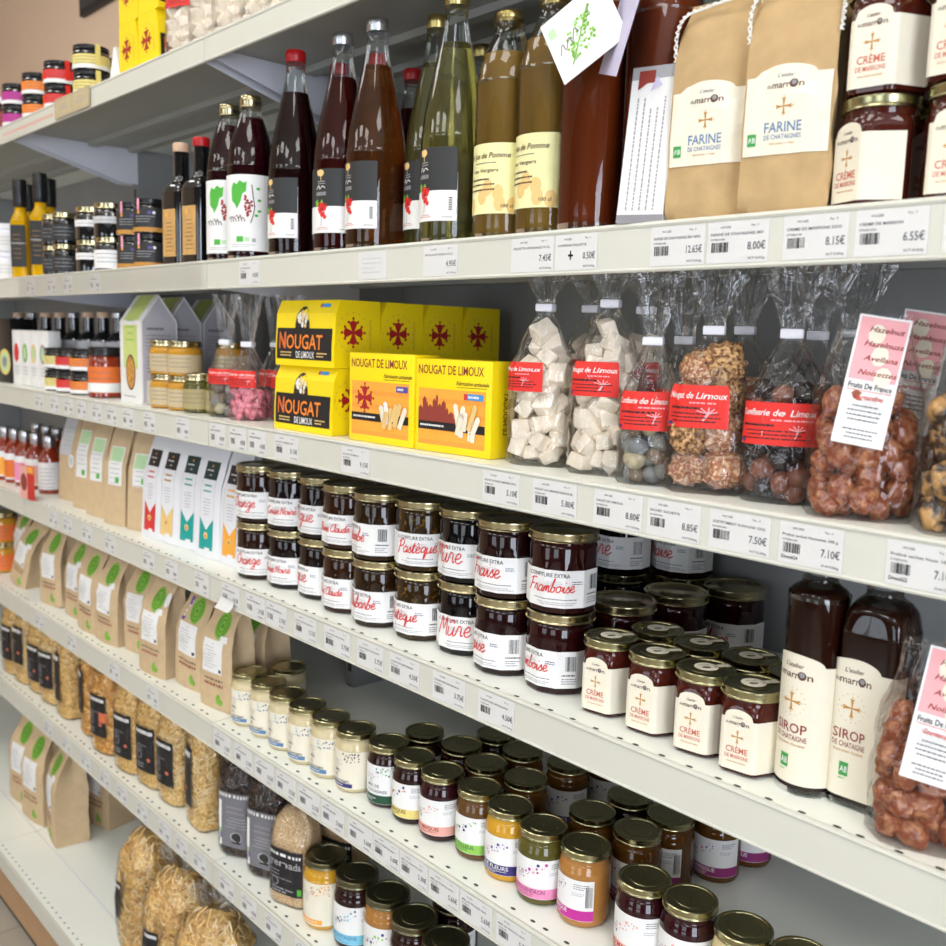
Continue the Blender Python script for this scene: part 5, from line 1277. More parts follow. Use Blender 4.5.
# --- stand-up kraft bags with a green oval, shelf E and bottom shelf
def kraft_tab(W, D, H): return [(0,W*.97,D*.95,0,0,0),(.004,W,D,0,.002,0),(H*.5,W,D*.98,.001,.010,0),(H*.64,W*.93,D*.80,.004,.016,0),(H*.76,W*.80,D*.50,.010,.020,.002),(H*.87,W*.86,D*.24,.014,.010,.003),(H,W*.99,.006,.016,0,.004)]
def kraft_bag(var, W=.096, D=.060, H=.222, seal=None):
    bg_ = cached(('kb', var, W), lambda: Bag(kraft_tab(W, D, H), 11+var, .0030, .004)); k = W/.096; h = H
    def oval():
        b = bg_.printer(.0006)
        cx, cy, rx, ry = .008*k, h*.705, .0185*k, .0235*k
        b.disc(cx, cy, rx, 'ink_leaf', 0, 26, ry)
        for q in (.72, .44): 
            n = 22
            b.stroke([(cx+rx*q*cos(2*pi*i/n), cy+ry*q*sin(2*pi*i/n)) for i in range(n+1)], .0022*k, 'ink_fern', 1)
        b.disc(cx, cy, rx*.16, 'ink_fern', 1, 10, ry*.16)
        return b.build('green_oval', 0)
    def lab():
        b = bg_.printer(.0006); rg = random.Random(var); x0, x1 = -.036*k, .024*k
        b.strip(x0, x1, h*.31, h*.585, 'paper', 0, 12, 6)
        if var % 2 == 0: b.strip(x1-.013*k, x1+.008*k, h*.58, h*.635, 'paper', 0, 5, 3)
        b.text('-', (x0+x1)/2, h*.55, .003, 'ink_soft', 1, 'c', w=.01); b.lines(x0+.006, x1-.012, h*.52, 8, h*.024, h*.006, 'ink_faint', 1, rg, 'l', .5)
        b.rect(x1-.010, h*.325, x1-.003, h*.352, 'ink', 1, 2)
        return b.build('label', 0)
    def prn():
        b = bg_.printer(.0005); rg = random.Random(var+5)
        for row, hh in ((.245,.010), (.20,.014)):
            x = -.030*k
            while x < .026*k: q = rg.uniform(.003,.006)*k; b.rect(x, h*row, x+q, h*(row+hh*1.7), 'ink_brown' if row > .22 else 'ink_maroon', 0, 2); x += q+.003*k
        b.disc(.012*k, h*.095, .006*k, 'ink_leaf', 0, 8, .0105*k); b.disc(.020*k, h*.075, .006*k, 'ink_leaf', 1, 8, .006*k)
        return b.build('print', 0)
    out = [('paper_bag', cached(('kbm', var, W), lambda: bg_.mesh('kraft_pale'))), ('green_oval', cached(('kbo', var, W), oval), {'label': 'green oval emblem'}), ('label', cached(('kbl', var, W), lab), {'label': 'white paper label'}), ('print', cached(('kbp', var, W), prn))]
    if seal == 'blue':
        def bl():
            b = bg_.printer(.0008); b.pts2([(-.034,h*.60),(-.024,h*.60),(-.014,h*.80),(-.024,h*.80)], [(0,1,2,3)], 'ink_violet', 1)
            for q in range(4): b.rect(-.028+q*.003, h*(.63+q*.04), -.024+q*.003, h*(.65+q*.04), 'ink_white', 2, 1)
            return b.build('blue_band', 0)
        out.append(('blue_band', cached('kbbl', bl), {'label': 'slanted blue sticker'}))
    if seal == 'round':
        def rd():
            b = bg_.printer(.0008); b.disc(.036, h*.72, .008, 'paper', 1, 12, .014); return b.build('sticker', 0)
        out.append(('sticker', cached('kbrd', rd), {'label': 'small white round sticker'}))
    return out
KG = 'kraft bags with green ovals'
Ze = E_+.0004
for x, y, rz, v, seal, t in ((-2.790,.110,2,0,None,'kraft bag with green oval beside the orange jars'), (-2.432,.068,10,1,None,'kraft bag seen from its side fold, right of the tilted kraft bag'), (-2.288,.074,4,2,None,'kraft bag with green oval, second after the side-on bag'),
                        (-2.163,.056,4,3,None,'kraft bag with green oval, third after the side-on bag'), (-2.057,.058,6,0,None,'kraft bag with green oval, fourth after the side-on bag'), (-1.948,.082,10,1,None,'kraft bag half behind the one with a plain white label'),
                        (-1.803,.050,6,2,'round','kraft bag with a small round white sticker by its oval'), (-1.690,.074,6,3,'blue','kraft bag with slanted blue sticker'), (-1.562,.064,7,4,None,'kraft bag with green oval beside the creamy honey jars')):
    thing('kraft_bag', t, 'paper bag', kraft_bag(v, .098, .054, .222, seal), (x, y, Ze), radians(rz), KG, 1, 0, radians((1.5, -2, .5, 2.5, -1)[v]))
thing('kraft_bag', 'tilted kraft bag leaning over beside the side-on bag', 'paper bag', kraft_bag(2, .094, .058, .20), (-2.668,.064,Ze+.001), radians(4), KG, 1, radians(-6), radians(14))
for x, y, rz, v, d, t in ((-2.660,.060,10,1,0,'large kraft bag at the far left of the bottom shelf'), (-2.540,.052,8,3,0,'large kraft bag, second on the bottom shelf'), (-2.400,.056,-10,0,0,'large crumpled kraft bag with side fold turned to the aisle, bottom shelf'), (-2.415,.170,12,2,0,'large kraft bag behind the crumpled one on the bottom shelf')):
    thing('kraft_bag', t, 'paper bag', kraft_bag(v, .116, .082, .285), (x, y, G_+.0008), radians(rz), 'large kraft bags on the bottom shelf')
thing('kraft_bag', 'kraft bag standing behind the last green oval bag', 'paper bag', kraft_bag(3, .100, .064, .222), (-1.575,.140,Ze), radians(8), KG)

# --- tall kraft pouches with pale green labels, shelf D
def tall_tab(W, D, H): return [(0,W*.98,D*.95,0,0,0),(.003,W,D,0,.001,0),(H*.6,W*.97,D*.85,.004,.008,0),(H*.85,W*.92,D*.45,.012,.010,.002),(H*.97,W*.92,.010,.018,0,.003),(H,W*.92,.006,.018,0,.003)]
def tall_pouch(var):
    bg_ = cached(('tp', var), lambda: Bag(tall_tab(.072, .036, .212), 31+var, .0014, .002))
    def lab():
        b = bg_.printer(.0006); rg = random.Random(var)
        z0, z1 = (.108,.207) if var == 0 else (.066+.006*var, .185-.007*var)
        x0, x1 = (-.022, .024) if var else (-.032, .020)
        b.strip(x0, x1, z0, z1, 'paper' if var else 'paper_grey', 0, 12, 6); b.strip(x0+.003, x1-.003, z1-.030, z1-.002, 'ink_palegreen', 1, 8, 4) if var else None
        b.lines(x0+.004, x1-.004, z1-.036, 5, .010, .0015, 'ink_faint', 2, rg, 'c', .5)
        if var: b.rect(.004, z0+.006, .016, z0+.018, 'ink_grass', 2, 3)
        else: b.disc(.020, .095, .011, 'paper', 1, 14, .016); b.disc(.020, .095, .007, 'paper_grey', 2, 12, .010)
        return b.build('label', 0)
    return [('paper_bag', cached(('tpm', var), lambda: bg_.mesh('kraft_pale'))), ('label', cached(('tpl', var), lab), {'label': 'pale green and white label' if var else 'greyish translucent label'})]
for x, y, rz, v, t in ((-2.372,.085,10,0,'tall kraft pouch with greyish label and round sticker beside the sauce bottles'), (-2.238,.070,8,1,'tall kraft pouch with green label, second from the sauce bottles'), (-2.128,.060,10,2,'tall kraft pouch with green label, third from the sauce bottles'),
                       (-2.012,.055,12,3,'tall kraft pouch with green label, fourth from the sauce bottles'), (-1.920,.070,20,4,'narrow looking kraft pouch beside the white pouches')):
    thing('kraft_pouch', t + ', jam shelf', 'paper bag', tall_pouch(v), (x, y, D_+.0004), radians(rz), 'tall kraft pouches with green labels', 1.03)

# --- white pouches with coloured points
def white_pouch(col, dark):
    bg_ = cached('wpb', lambda: Bag(tall_tab(.074, .040, .212), 41, .0008, .002))
    def lab():
        b = bg_.printer(.0006); rg = random.Random(4); c = -.002; x0, x1 = -.023, .019
        pts = lambda x: .016+.036+abs(x-c)/.021*.022
        b.strip(x0, x1, .016, lambda x: min(pts(x), .074), col, 0, 16, 3)
        b.strip(x0, x1, .144, .176, dark, 0, 8, 4)
        b.disc(c, .168, .0025, 'ink_gold', 1, 8); b.lines(x0+.006, x1-.006, .159, 1, .003, .0022, 'ink_white', 1, rg); b.lines(c-.003, c+.003, .151, 1, .003, .002, 'ink_white', 1, rg)
        b.lines(x0+.004, x1-.004, .132, 2, .010, .0030, col if col != 'ink_sand' else 'ink_gold', 1, rg, 'c', .5); b.lines(x0+.008, x1-.008, .108, 6, .0055, .0012, 'ink_faint', 1, rg, 'c', .5)
        b.disc(c, .042, .0065, 'ink_sand', 2, 12); b.disc(c, .041, .0035, 'ink_gold', 3, 10)
        b.rect(-.004, .016, .012, .0205, 'ink_white', 2, 3)
        for x in (x0, x1): b.rect(x-.0003, .016, x+.0003, .144, 'ink_faint', 1, 1, 8)
        return b.build('label', 0)
    return [('paper_bag', cached('wpm', lambda: bg_.mesh('pouch_white'))), ('label', cached(('wpl', col, dark), lab), {'label': 'slim label with black top and coloured point'})]
for x, y, rz, col, dk, t in ((-1.835,.060,4,'ink_red','ink_black','white pouch with red point'), (-1.772,.066,6,'ink_sand','ink_black','white pouch with sand coloured point'), (-1.702,.074,8,'ink_teal','ink_tealblack','white pouch with teal point beside the sand coloured one'),
                             (-1.612,.068,6,'ink_teal','ink_tealblack','white pouch with teal point beside the orange one'), (-1.535,.074,4,'ink_amber','ink_black','white pouch with orange point beside the jam jars')):
    thing('white_pouch', t, 'paper bag', white_pouch(col, dk), (x, y, D_+.0004), radians(rz), 'white pouches with coloured points', 1.02)

# ================================================================== pasta bags
def pillow_tab(W, D, H, neck=None):
    t = [(0,W*.40,D*.34,3,0),(.006,W*.47,D*.46,3,0),(H*.3,W*.5,D*.5,2.6,.02),(H*.7,W*.49,D*.5,2.5,.02),(H*.9,W*.44,D*.34,2.3,.04),(H,W*.36,D*.10,2,.06)]
    return t
def inside(tab, v, seed, k):
    lim = spos(tab, atan2(v.x, -v.y), v.z, seed, k, 0, 0); a = sqrt(lim[0]**2+lim[1]**2); c = sqrt(v.x**2+v.y**2)
    if c > a: v.x *= a/c; v.y *= a/c
    return v
def pasta_mass(tab, z1, seed, core, tube, n, L, rt, curl):
    b = M(); rows, nn = 18, 30; rg = random.Random(seed)
    rings = [[spos(tab, 2*pi*j/nn, .003+(z1-.003)*i/rows, seed, .90, 0, .004) for j in range(nn)] for i in range(rows+1)]
    b.rings(rings, core)
    for q in range(n):
        th = rg.uniform(-1.9, 2.4); z = rg.uniform(.008, z1-.004)
        p = Vector(spos(tab, th, z, seed, .90, 0, 0)); nrm = Vector((sin(th), -cos(th), 0)); tg = Vector((cos(th), sin(th), 0)); up = Vector((0,0,1))
        a = rg.uniform(0, pi); d1 = tg*cos(a)+up*sin(a); d2 = nrm*.6+(tg*-sin(a)+up*cos(a))*.5
        pts = []
        for i in range(6):
            t = i/5-.5; v = p+d1*(L*t)+d2*(curl*cos(t*pi*rg.choice((1,2))))-nrm*curl*.6; v.z = max(.003, v.z); pts.append(inside(tab, v, seed, .955))
        b.tube(pts, rt, tube, 5)
    return b.build('pasta', 60)
def black_label(tab, seed, x0, x1, z0, z1, red=True, name=None):
    def draw(b):
        rg = random.Random(seed); w_, h = x1-x0, z1-z0
        x = x0+w_*.12
        while x < x1-w_*.12: q = w_*rg.uniform(.04,.07); b.rect(x, z1-h*.15, x+q, z1-h*.07, 'ink_white', 1, 1); x += q+w_*.02
        if name: b.text(name, x0+w_*.06, z1-h*.36, h*.13, 'ink_faint', 1, w=w_*.80)
        b.lines(x0+w_*.10, x0+w_*.62, z1-h*.42, 3, h*.06, h*.020, 'ink_dust', 1, rg, 'l', .5)
        b.stroke([(x0+w_*.3+w_*.13*cos(i*pi/6), z0+h*.36+w_*.13*sin(i*pi/6)) for i in range(13)], w_*.03, 'ink_dust', 1)
        b.lines(x0+w_*.10, x0+w_*.66, z0+h*.16, 2, h*.07, h*.026, 'ink_faint', 1, rg, 'l', .5)
        if red: b.disc(x0+w_*.70, z0+h*.30, w_*.09, 'ink_redsoft', 1, 10, w_*.07)
    return wrap_label(tab, seed, x0, x1, z0, z1, draw, 'ink_black', .0018)
def pasta_bag(kind, lab, H=.214, W=.092, D=.062):
    tab = pillow_tab(W, D, H); core, tube, n, L, rt, curl = {'twist': ('pasta_gold','pasta_tube',150,.016,.0022,.004), 'noodle': ('pasta_gold','pasta_tube_pale',190,.034,.0013,.005), 'brown': ('pasta_brown','pasta_tube',130,.014,.0026,.004), 'dark': ('pasta_dark','pasta_dark',120,.020,.0036,.006)}[kind]
    z1 = H*.88
    return [('film', cached(('pf', W, H), lambda: film_mesh(tab, 5, 'film_soft', 44, 24, True)), {'label': 'clear film'}), ('pasta', cached(('pm', kind, W, H), lambda: pasta_mass(tab, z1, 7, core, tube, n, L, rt, curl)), {'kind': 'stuff'}),
            ('label', cached(('pl', lab, W, H), lambda: black_label(tab, 5, *lab)), {'label': 'black paper label'})]
LBL = (-.034,.026,.045,.142); LBL2 = (-.036,.022,.060,.165); LBL3 = (-.028,.032,.038,.136); LBL4 = (-.046,.008,.045,.165)
PB = [(-2.745,.052,8,'twist',LBL,'pasta bag at the left picture edge'), (-2.650,.052,10,'noodle',LBL2,'pasta bag, second from the left edge'), (-2.555,.058,6,'twist',LBL3,'pasta bag, third from the left edge'), (-2.458,.058,14,'noodle',LBL,'pasta bag, fourth from the left edge'),
      (-2.345,.054,0,'twist',LBL4,'wide twisted pasta bag with its label turned aside'), (-2.215,.060,-12,'brown',LBL2,'pasta bag before the one with an orange picture'), (-2.085,.046,12,'brown',LBL,'brown pasta bag with an orange picture on its black label'),
      (-1.960,.048,10,'twist',LBL3,'pale twisted pasta bag after the orange picture'), (-1.862,.056,10,'twist',LBL3,'pale twisted pasta bag, second after the orange picture'), (-1.765,.056,8,'noodle',LBL,'pasta bag with wide black label, third after the orange picture'), (-1.640,.054,-6,'noodle',LBL4,'noodle bag with slanting black label beside the dark pasta')]
for i, (x, y, rz, kd, lb, t) in enumerate(PB):
    e = thing('pasta_bag', t + ', lowest ticketed shelf', 'pasta bag', pasta_bag(kd, lb), (x, y, F_+.0004), radians(rz), 'clear pasta bags with black labels', (1, .97, .99, 1)[i % 4])
    if i == 6:
        tb = pillow_tab(.092, .062, .214)
        o = link('picture', cached('pic', lambda: wrap_label(tb, 5, .004, .028, .080, .104, lambda b: b.disc(.016, .090, .007, 'ink_orange', 1, 8), 'ink_redsoft', .0024)), e); o['label'] = 'orange red picture on the label'
# dark pasta with grey labels
def dark_bag():
    W, D, H = .088, .058, .196; tab = pillow_tab(W, D, H)
    def lab():
        def draw(b):
            rg = random.Random(3)
            for q in range(13): b.rect(-.036+q*.0062, .121, -.0325+q*.0062, .127, 'ink_white', 1, 1)
            b.strip(-.038, -.022, .022, .112, 'paper', 1, 6, 3); b.barcode(-.036, .026, -.029, .058, 'ink', 2, 8); b.rect(-.026, .036, -.021, .048, 'ink_violet', 2, 1); b.rect(-.026, .048, -.022, .056, 'ink_leaf', 2, 1)
            b.lines(-.010, .030, .100, 2, .010, .0035, 'ink_dust', 1, rg); b.lines(-.012, .032, .080, 4, .006, .0016, 'ink_faint', 1, rg, 'c', .5)
            b.disc(.006, .044, .009, 'ink_faint', 1, 14, .011); b.disc(.006, .044, .007, 'ink_charcoal', 2, 12, .009); b.rect(.026, .042, .038, .048, 'ink_redsoft', 1, 2)
        return wrap_label(tab, 5, -.040, .044, .022, .130, draw, 'ink_grey', .0018)
    return [('film', cached('dbf', lambda: film_mesh(tab, 5, 'film_soft', 44, 24, True)), {'label': 'clear film'}), ('pasta', cached('dbm', lambda: pasta_mass(tab, .176, 9, 'pasta_dark', 'pasta_dark', 130, .022, .0036, .006)), {'kind': 'stuff'}), ('label', cached('dbl', lab), {'label': 'grey label with a row of white dashes'})]
for x, y, rz, t in ((-1.503,.058,26,'bag of very dark pasta with grey label beside the noodle bag'), (-1.408,.062,22,'bag of very dark pasta with grey label beside the grain bag')):
    thing('pasta_bag', t, 'pasta bag', dark_bag(), (x, y, F_+.0004), radians(rz), 'dark pasta bags with grey labels', .98)
def grain_bag():
    W, D, H = .082, .064, .184; tab = [(0,W*.46,D*.46,3.4,0),(.005,W*.5,D*.5,3.4,0),(H*.62,W*.5,D*.5,3,.01),(H*.76,W*.46,D*.44,2.4,.04),(H*.88,W*.22,D*.2,2,.1),(H*.92,.006,.005,2,.05),(H,.012,.006,2,.2)]
    def g():
        b = M(); b.rings([[spos(tab, 2*pi*j/36, .003+.155*i/20, 5, .95, 0, .001) for j in range(36)] for i in range(21)], 'grain'); return b.build('grain', 60)
    return [('film', cached('gbf', lambda: film_mesh(tab, 5, 'film_soft', 44, 26, True)), {'label': 'clear film'}), ('grain', cached('gbg', g), {'kind': 'stuff'}),
            ('tie', cached('gbt', lambda: (lambda m_: (m_.lathe([(.0075,0),(.0082,.001),(.0082,.005),(.0075,.006)], 'white_plastic', 16), m_.build('tie'))[1])(M())), {'loc': (0,0,H*.90)}),
            ('label', cached('gbl', lambda: wrap_label(tab, 5, -.034, .034, .022, .100, lambda b: (b.text('grenada', -.029, .070, .0125, 'ink_faint', 1, w=.058), [b.rect(-.030+q*.0068, .088, -.0258+q*.0068, .093, 'ink_white', 1, 1) for q in range(9)], b.lines(-.028, .010, .060, 3, .006, .002, 'ink_dust', 1, random.Random(1), 'l', .5),
                b.disc(-.012, .042, .008, 'ink_dust', 1, 12), b.disc(-.012, .042, .0062, 'ink_black', 2, 12), b.lines(-.020, .012, .030, 2, .005, .0022, 'ink_faint', 1, random.Random(2), 'l', .5), b.rect(.020, .026, .030, .037, 'ink_grass', 1, 2)), 'ink_black', .0018)), {'label': 'black paper label'})]
thing('grain_bag', 'clear bag of pale grain with black label, beside the wide honey jars', 'grain bag', grain_bag(), (-1.312,.056,F_+.0004), radians(18), None, 1.02)
thing('grain_bag', 'second grain bag behind the front one, top in the shade of the rail', 'grain bag', grain_bag(), (-1.290,.140,F_+.0004), radians(18), None, 1.0)
# big vermicelli bags on the bottom shelf
def vermicelli():
    W, D, H = .142, .122, .300; tab = [(0,W*.42,D*.42,2.8,0),(.008,W*.5,D*.5,2.8,0),(H*.35,W*.53,D*.53,2.4,.02),(H*.66,W*.49,D*.47,2.2,.05),(H*.82,W*.30,D*.25,2,.12),(H*.875,W*.09,D*.08,2,.2),(H*.93,W*.24,D*.14,2,.3),(H,W*.30,D*.16,2,.40)]
    def ps():
        b = M(); rg = random.Random(4); z1 = H*.80
        b.rings([[spos(tab, 2*pi*j/40, .004+(z1-.004)*i/24, 7, .86, 0, .010) for j in range(40)] for i in range(25)], 'pasta_gold')
        for q in range(300):
            th = rg.uniform(-2.2, 2.6); z = rg.uniform(.01, z1); p = Vector(spos(tab, th, z, 7, .88, 0, .004)); nrm = Vector((sin(th), -cos(th), 0)); tg = Vector((cos(th), sin(th), 0)); up = Vector((0,0,1))
            a = rg.uniform(0, pi); d1 = tg*cos(a)+up*sin(a); d2 = tg*-sin(a)+up*cos(a); L_ = rg.uniform(.03,.06); c_ = rg.uniform(-.016,.016); pts = []
            for i in range(8): t = i/7-.5; v = p+d1*(L_*t)+d2*(c_*cos(t*pi))+nrm*(.004*cos(t*9+q)); v.z = max(.004, v.z); pts.append(inside(tab, v, 7, .95))
            b.tube(pts, .0017, rg.choice(('pasta_tube','pasta_tube_pale')), 4)
        return b.build('vermicelli', 60)
    return tab, [('film', cached('vmf', lambda: film_mesh(tab, 7, 'film', 60, 34)), {'label': 'clear crinkled film'}), ('vermicelli', cached('vmp', ps), {'kind': 'stuff'}),
            ('label', cached('vml', lambda: black_label(tab, 7, -.060, -.012, .070, .150, False)), {'label': 'black paper label'})]
for x, y, rz, t in ((-1.842,.030,8,'big clear bag of vermicelli standing furthest left on the bottom shelf'), (-1.662,.012,34,'big clear bag of vermicelli with black label, in the middle on the bottom shelf'), (-1.496,-.004,40,'big clear bag of vermicelli half under the picture edge, beneath the rail joint')):
    thing('vermicelli_bag', t, 'pasta bag', vermicelli()[1], (x, y, G_+.0008), radians(rz), 'big vermicelli bags')

# ================================================================== shelf C, middle and far bay
def house_box():
    W, D, H, S = .116, .074, .218, .165
    def body():
        b = M(); pr = [(0,0),(D,0),(D,S),(D/2,H),(0,S)]; n = 5
        b.v += [(-W/2, p[0], p[1]) for p in pr]+[(W/2, p[0], p[1]) for p in pr]
        b.face(tuple(reversed(range(n))), 'carton_white'); b.face(tuple(n+i for i in range(n)), 'carton_white')
        for i in range(n): k_ = (i+1) % n; b.face((i, k_, n+k_, n+i), 'carton_olive' if i == 2 else 'carton_white')
        return b.build('carton', 20)
    def art():
        b = M(); b.map = lambda x, y, l: (x, (-.0002-l*EPS) if y <= S else (-.0002-l*EPS)+(y-S)/(H-S)*D/2, y); rg = random.Random(2)
        b.strip(-.038, .038, .070, H-.001, 'carton_lime', 0, 6, 12); b.lines(-.022, .022, .165, 4, .013, .003, 'ink_lime', 1, rg, 'c', .5)
        b.disc(.0, .062, .026, 'ink_brown', 1, 24, .036); b.disc(.0, .062, .022, 'pasta_brown', 2, 24, .032)
        b.lines(-.04, .04, .012, 1, .004, .003, 'ink_faint', 1, rg)
        return b.build('front_print', 0)
    def side():
        b = M(); b.map = lambda x, y, l: (W/2+.0002+l*EPS, x, y); rg = random.Random(3)
        b.pts2([(.003,.004),(D-.003,.004),(D-.003,S-.001),(D/2,H-.006),(.003,S-.001)], [(0,1,2,3,4)], 'carton_grey', 0)
        b.lines(.012, D-.012, .148, 1, .004, .0045, 'ink_soft', 1, rg); b.lines(.010, D-.010, .136, 5, .007, .0022, 'ink_dust', 1, rg, 'l', .5); b.lines(.010, D-.010, .092, 5, .007, .0022, 'ink_dust', 1, rg, 'l', .5)
        b.rect(.010, .004, D-.012, .048, 'paper_cream', 1, 2)
        return b.build('side_print', 0)
    return [('carton', cached('hbb', body)), ('front_print', cached('hba', art), {'label': 'lime green front with oval window'}), ('side_print', cached('hbs', side))]
for x, y, t in ((-1.899,.034,'front house shaped white and green carton with oval window'), (-1.957,.116,'middle house shaped carton, its pointed grey side showing'), (-1.975,.205,'rear house shaped carton, its pointed grey side beside the clear bags')):
    thing('house_carton', t, 'carton', house_box(), (x, y, Z), radians(-3), 'house shaped cartons')
for x, y, lv, k_, t in ((-1.770,.050,0,'b','lower beige jar, left stack'), (-1.770,.050,1,'b','upper beige jar, left stack'), (-1.703,.054,0,'b','lower beige jar, second stack'), (-1.700,.054,1,'b','upper beige jar, second stack'),
                        (-1.640,.050,0,'o','olive beige jar, third from the house carton'), (-1.583,.066,0,'o','olive beige jar beside the almond bag'), (-1.650,.125,1,'b','upper beige jar behind the olive ones'), (-1.650,.125,0,'b','lower beige jar behind the olive ones')):
    thing('beige_jar', t + ' on the nougat shelf', 'jar', small_jar(('bj', k_), .031 if k_ == 'b' else .027, .064 if k_ == 'b' else .070, 'honey_gold' if k_ == 'b' else 'honey_olive', 'brass_lid', 'paper_beige' if k_ == 'b' else 'paper_olive'), (x, y, Z+.0642*lv), face_cam(x, y, -22), 'small beige jars', 1)
# tubs with coloured labels (nougat shelf and topmost shelf)
def tub(col):
    return small_jar(('tub', col), .036, .050, 'glass_black', 'black_plastic', col) + [('white_band', cached('tubw', lambda: (lambda m_: (setattr(m_, 'map', cyl_map(.0362, None, 1, 0)), m_.strip(-.08, .08, .004, .012, 'paper', 0, 26), m_.build('white_band', 0))[2])(M()))),
            ('seal_tab', cached(('tubt', col), lambda: (lambda m_: (m_.box(-.005,.005,-.0375,-.0362,.010,.0505,col), m_.build('seal_tab', 0))[1])(M())), {'rot': (0,0,radians(40))})]
for x, col, nm in ((-2.342,'ink_yellow','yellow'), (-2.266,'ink_stripred','red'), (-2.180,'ink_flame','orange')):
    for lv in (1, 0):
        thing('tub', '%s black lidded tub with %s label on the nougat shelf' % ('upper' if lv else 'lower', nm), 'tub', tub(col), (x, .052, Z+.0512*lv), face_cam(x, .052, -24), 'tubs with coloured labels', .98)
thing('sauce_jar', 'tall black capped jar with orange red label beside the house carton', 'jar', small_jar('ored', .037, .108, 'sauce_red', 'black_plastic', 'ink_orange') + [('white_band', cached('orw', lambda: (lambda m_: (setattr(m_, 'map', cyl_map(.0372, None, 1, 0)), m_.strip(-.08, .08, .012, .032, 'paper', 1, 26), m_.build('white_band', 0))[2])(M())))], (-2.085, .058, Z), face_cam(-2.085, .058, -24))
CX = [-2.612, -2.548, -2.484, -2.420]
for i, x in enumerate(CX):
    def wc():
        b = M(); b.rbox(-.0315, .0315, 0, .030, 0, .139, 'carton_white', .001, 2); return b.build('carton', 40)
    def wo(c):
        b = M(); b.map = lambda u, v, l: (u, -.0002-l*EPS, v); b.disc(-.004, .082, .017, c, 0, 18, .024); b.disc(-.004, .082, .010, 'ink_palegreen' if c != 'ink_stripred' else 'ink_red', 1, 14, .017); b.lines(-.018, .018, .045, 3, .008, .002, 'ink_faint', 1, random.Random(2), 'c'); return b.build('oval_picture', 0)
    c = ('ink_stripred','ink_leaf','ink_sand','ink_dust')[i]
    thing('white_carton', 'slim white carton with a %s oval beside the coloured tubs' % ('red','green','sand coloured','grey')[i], 'carton', [('carton', cached('wcb', wc)), ('oval_picture', cached(('wco', c), lambda: wo(c)))], (x, .040, Z), radians(2), 'slim white cartons with ovals')
b = M(); b.rbox(-.05, .05, 0, .06, 0, .168, 'black_plastic', .001, 2)
q_ = M(); q_.map = lambda u, v, l: (u, -.0002-l*EPS, v); q_.disc(.012, .055, .034, 'ink_yellow', 0, 24); q_.disc(.012, .055, .024, 'ink_palegreen', 1, 20); q_.disc(.012, .055, .014, 'ink_dust', 2, 16)
thing('gift_box', 'black gift box with round yellow label at the left picture edge', 'box', [('carton', b.build('carton', 40)), ('round_label', q_.build('round_label', 0), {'label': 'round yellow label'})], (-2.715, .036, Z), radians(6))
SB = [(.020,0),(.026,.002),(.027,.008),(.027,.110),(.025,.122),(.014,.138),(.0135,.145),(.0135,.178)]
def vin_label():
    b = M(); b.map = cyl_map(.027, None, 1, 0); b.strip(-.04, .04, .098, .118, 'paper_grey', 0, 22); b.strip(-.04, .04, .03, .09, 'ink_charcoal', 0, 22); return b.build('label', 0)
for i, x in enumerate((-2.890, -2.780, -2.672, -2.570, -2.476, -2.380, -2.288, -2.200, -2.100)):
    thing('dark_bottle', 'small dark bottle behind the cartons and tubs, %s from the left edge' % ORD[i], 'bottle', bottle_parts('vin', SB, .13, (.0145, .174, .187), 'glass_black', capmat='beige_cap' if i % 3 != 1 else 'silver_cap', opaque=True) + [('label', cached('vinl', vin_label))], (x, .135, Z), face_cam(x, .135, -20), 'small dark bottles behind the cartons')

# ================================================================== shelf D, far end: sauces
SA = [(.020,0),(.0255,.002),(.027,.006),(.027,.078),(.025,.088),(.0145,.104),(.0125,.110),(.0125,.122)]
def sauce_label(c):
    b = M(); b.map = cyl_map(.027, None, 1, 0); b.strip(-.045, .045, .010, .076, 'paper', 0, 22); b.strip(-.045, .045, .014, .060, c, 1, 22) if c != 'paper' else b.lines(-.02, .02, .06, 6, .009, .002, 'ink_faint', 1, random.Random(2), 'c', .5); return b.build('label', 0)
for i, (x, c, nm) in enumerate(((-2.800,'ink_amber','amber'), (-2.730,'ink_orange','orange'), (-2.662,'ink_pink','pink'), (-2.590,'ink_salmon','salmon'), (-2.505,'paper','white'))):
    thing('sauce_bottle', 'small red brown sauce bottle with %s label and silver cap' % nm, 'bottle', bottle_parts('sau', SA, .10, (.0145, .112, .138), 'sauce_red', capmat='silver_cap', opaque=True) + [('label', cached(('saul', c), lambda: sauce_label(c)))], (x, .060+.004*i, D_+.0004), face_cam(x, .06, -24), 'small sauce bottles', 1.05)
for i, x in enumerate((-2.86, -2.78, -2.70, -2.62)):
    thing('sauce_bottle', 'small sauce bottle in the shaded back row, %s from the left edge' % ORD[i], 'bottle', bottle_parts('sau', SA, .10, (.0145, .112, .138), 'sauce_red', capmat='silver_cap', opaque=True) + [('label', cached(('saul', 'ink_orange'), lambda: sauce_label('ink_orange')))], (x, .165, D_+.0004), face_cam(x, .16, -24), 'small sauce bottles', 1.05)
b = M(); b.box(-.042, .042, 0, .0008, -.006, .078, 'red_box'); b.map = lambda u, v, l: (u, -.0002-l*EPS, v); b.rect(-.042, -.006, .002, .076, 'ink_salmon', 0, 2); b.disc(-.018, .035, .018, 'ink_maroon', 1, 16, .022); b.rect(.004, .060, .040, .076, 'ink_amber', 1, 2)
solo('red_card', 'red leaflet card standing at the shelf edge before the sauce bottles', 'card', b.build('red_card', 0), (-2.432, -.0045, D_+.006), radians(4))

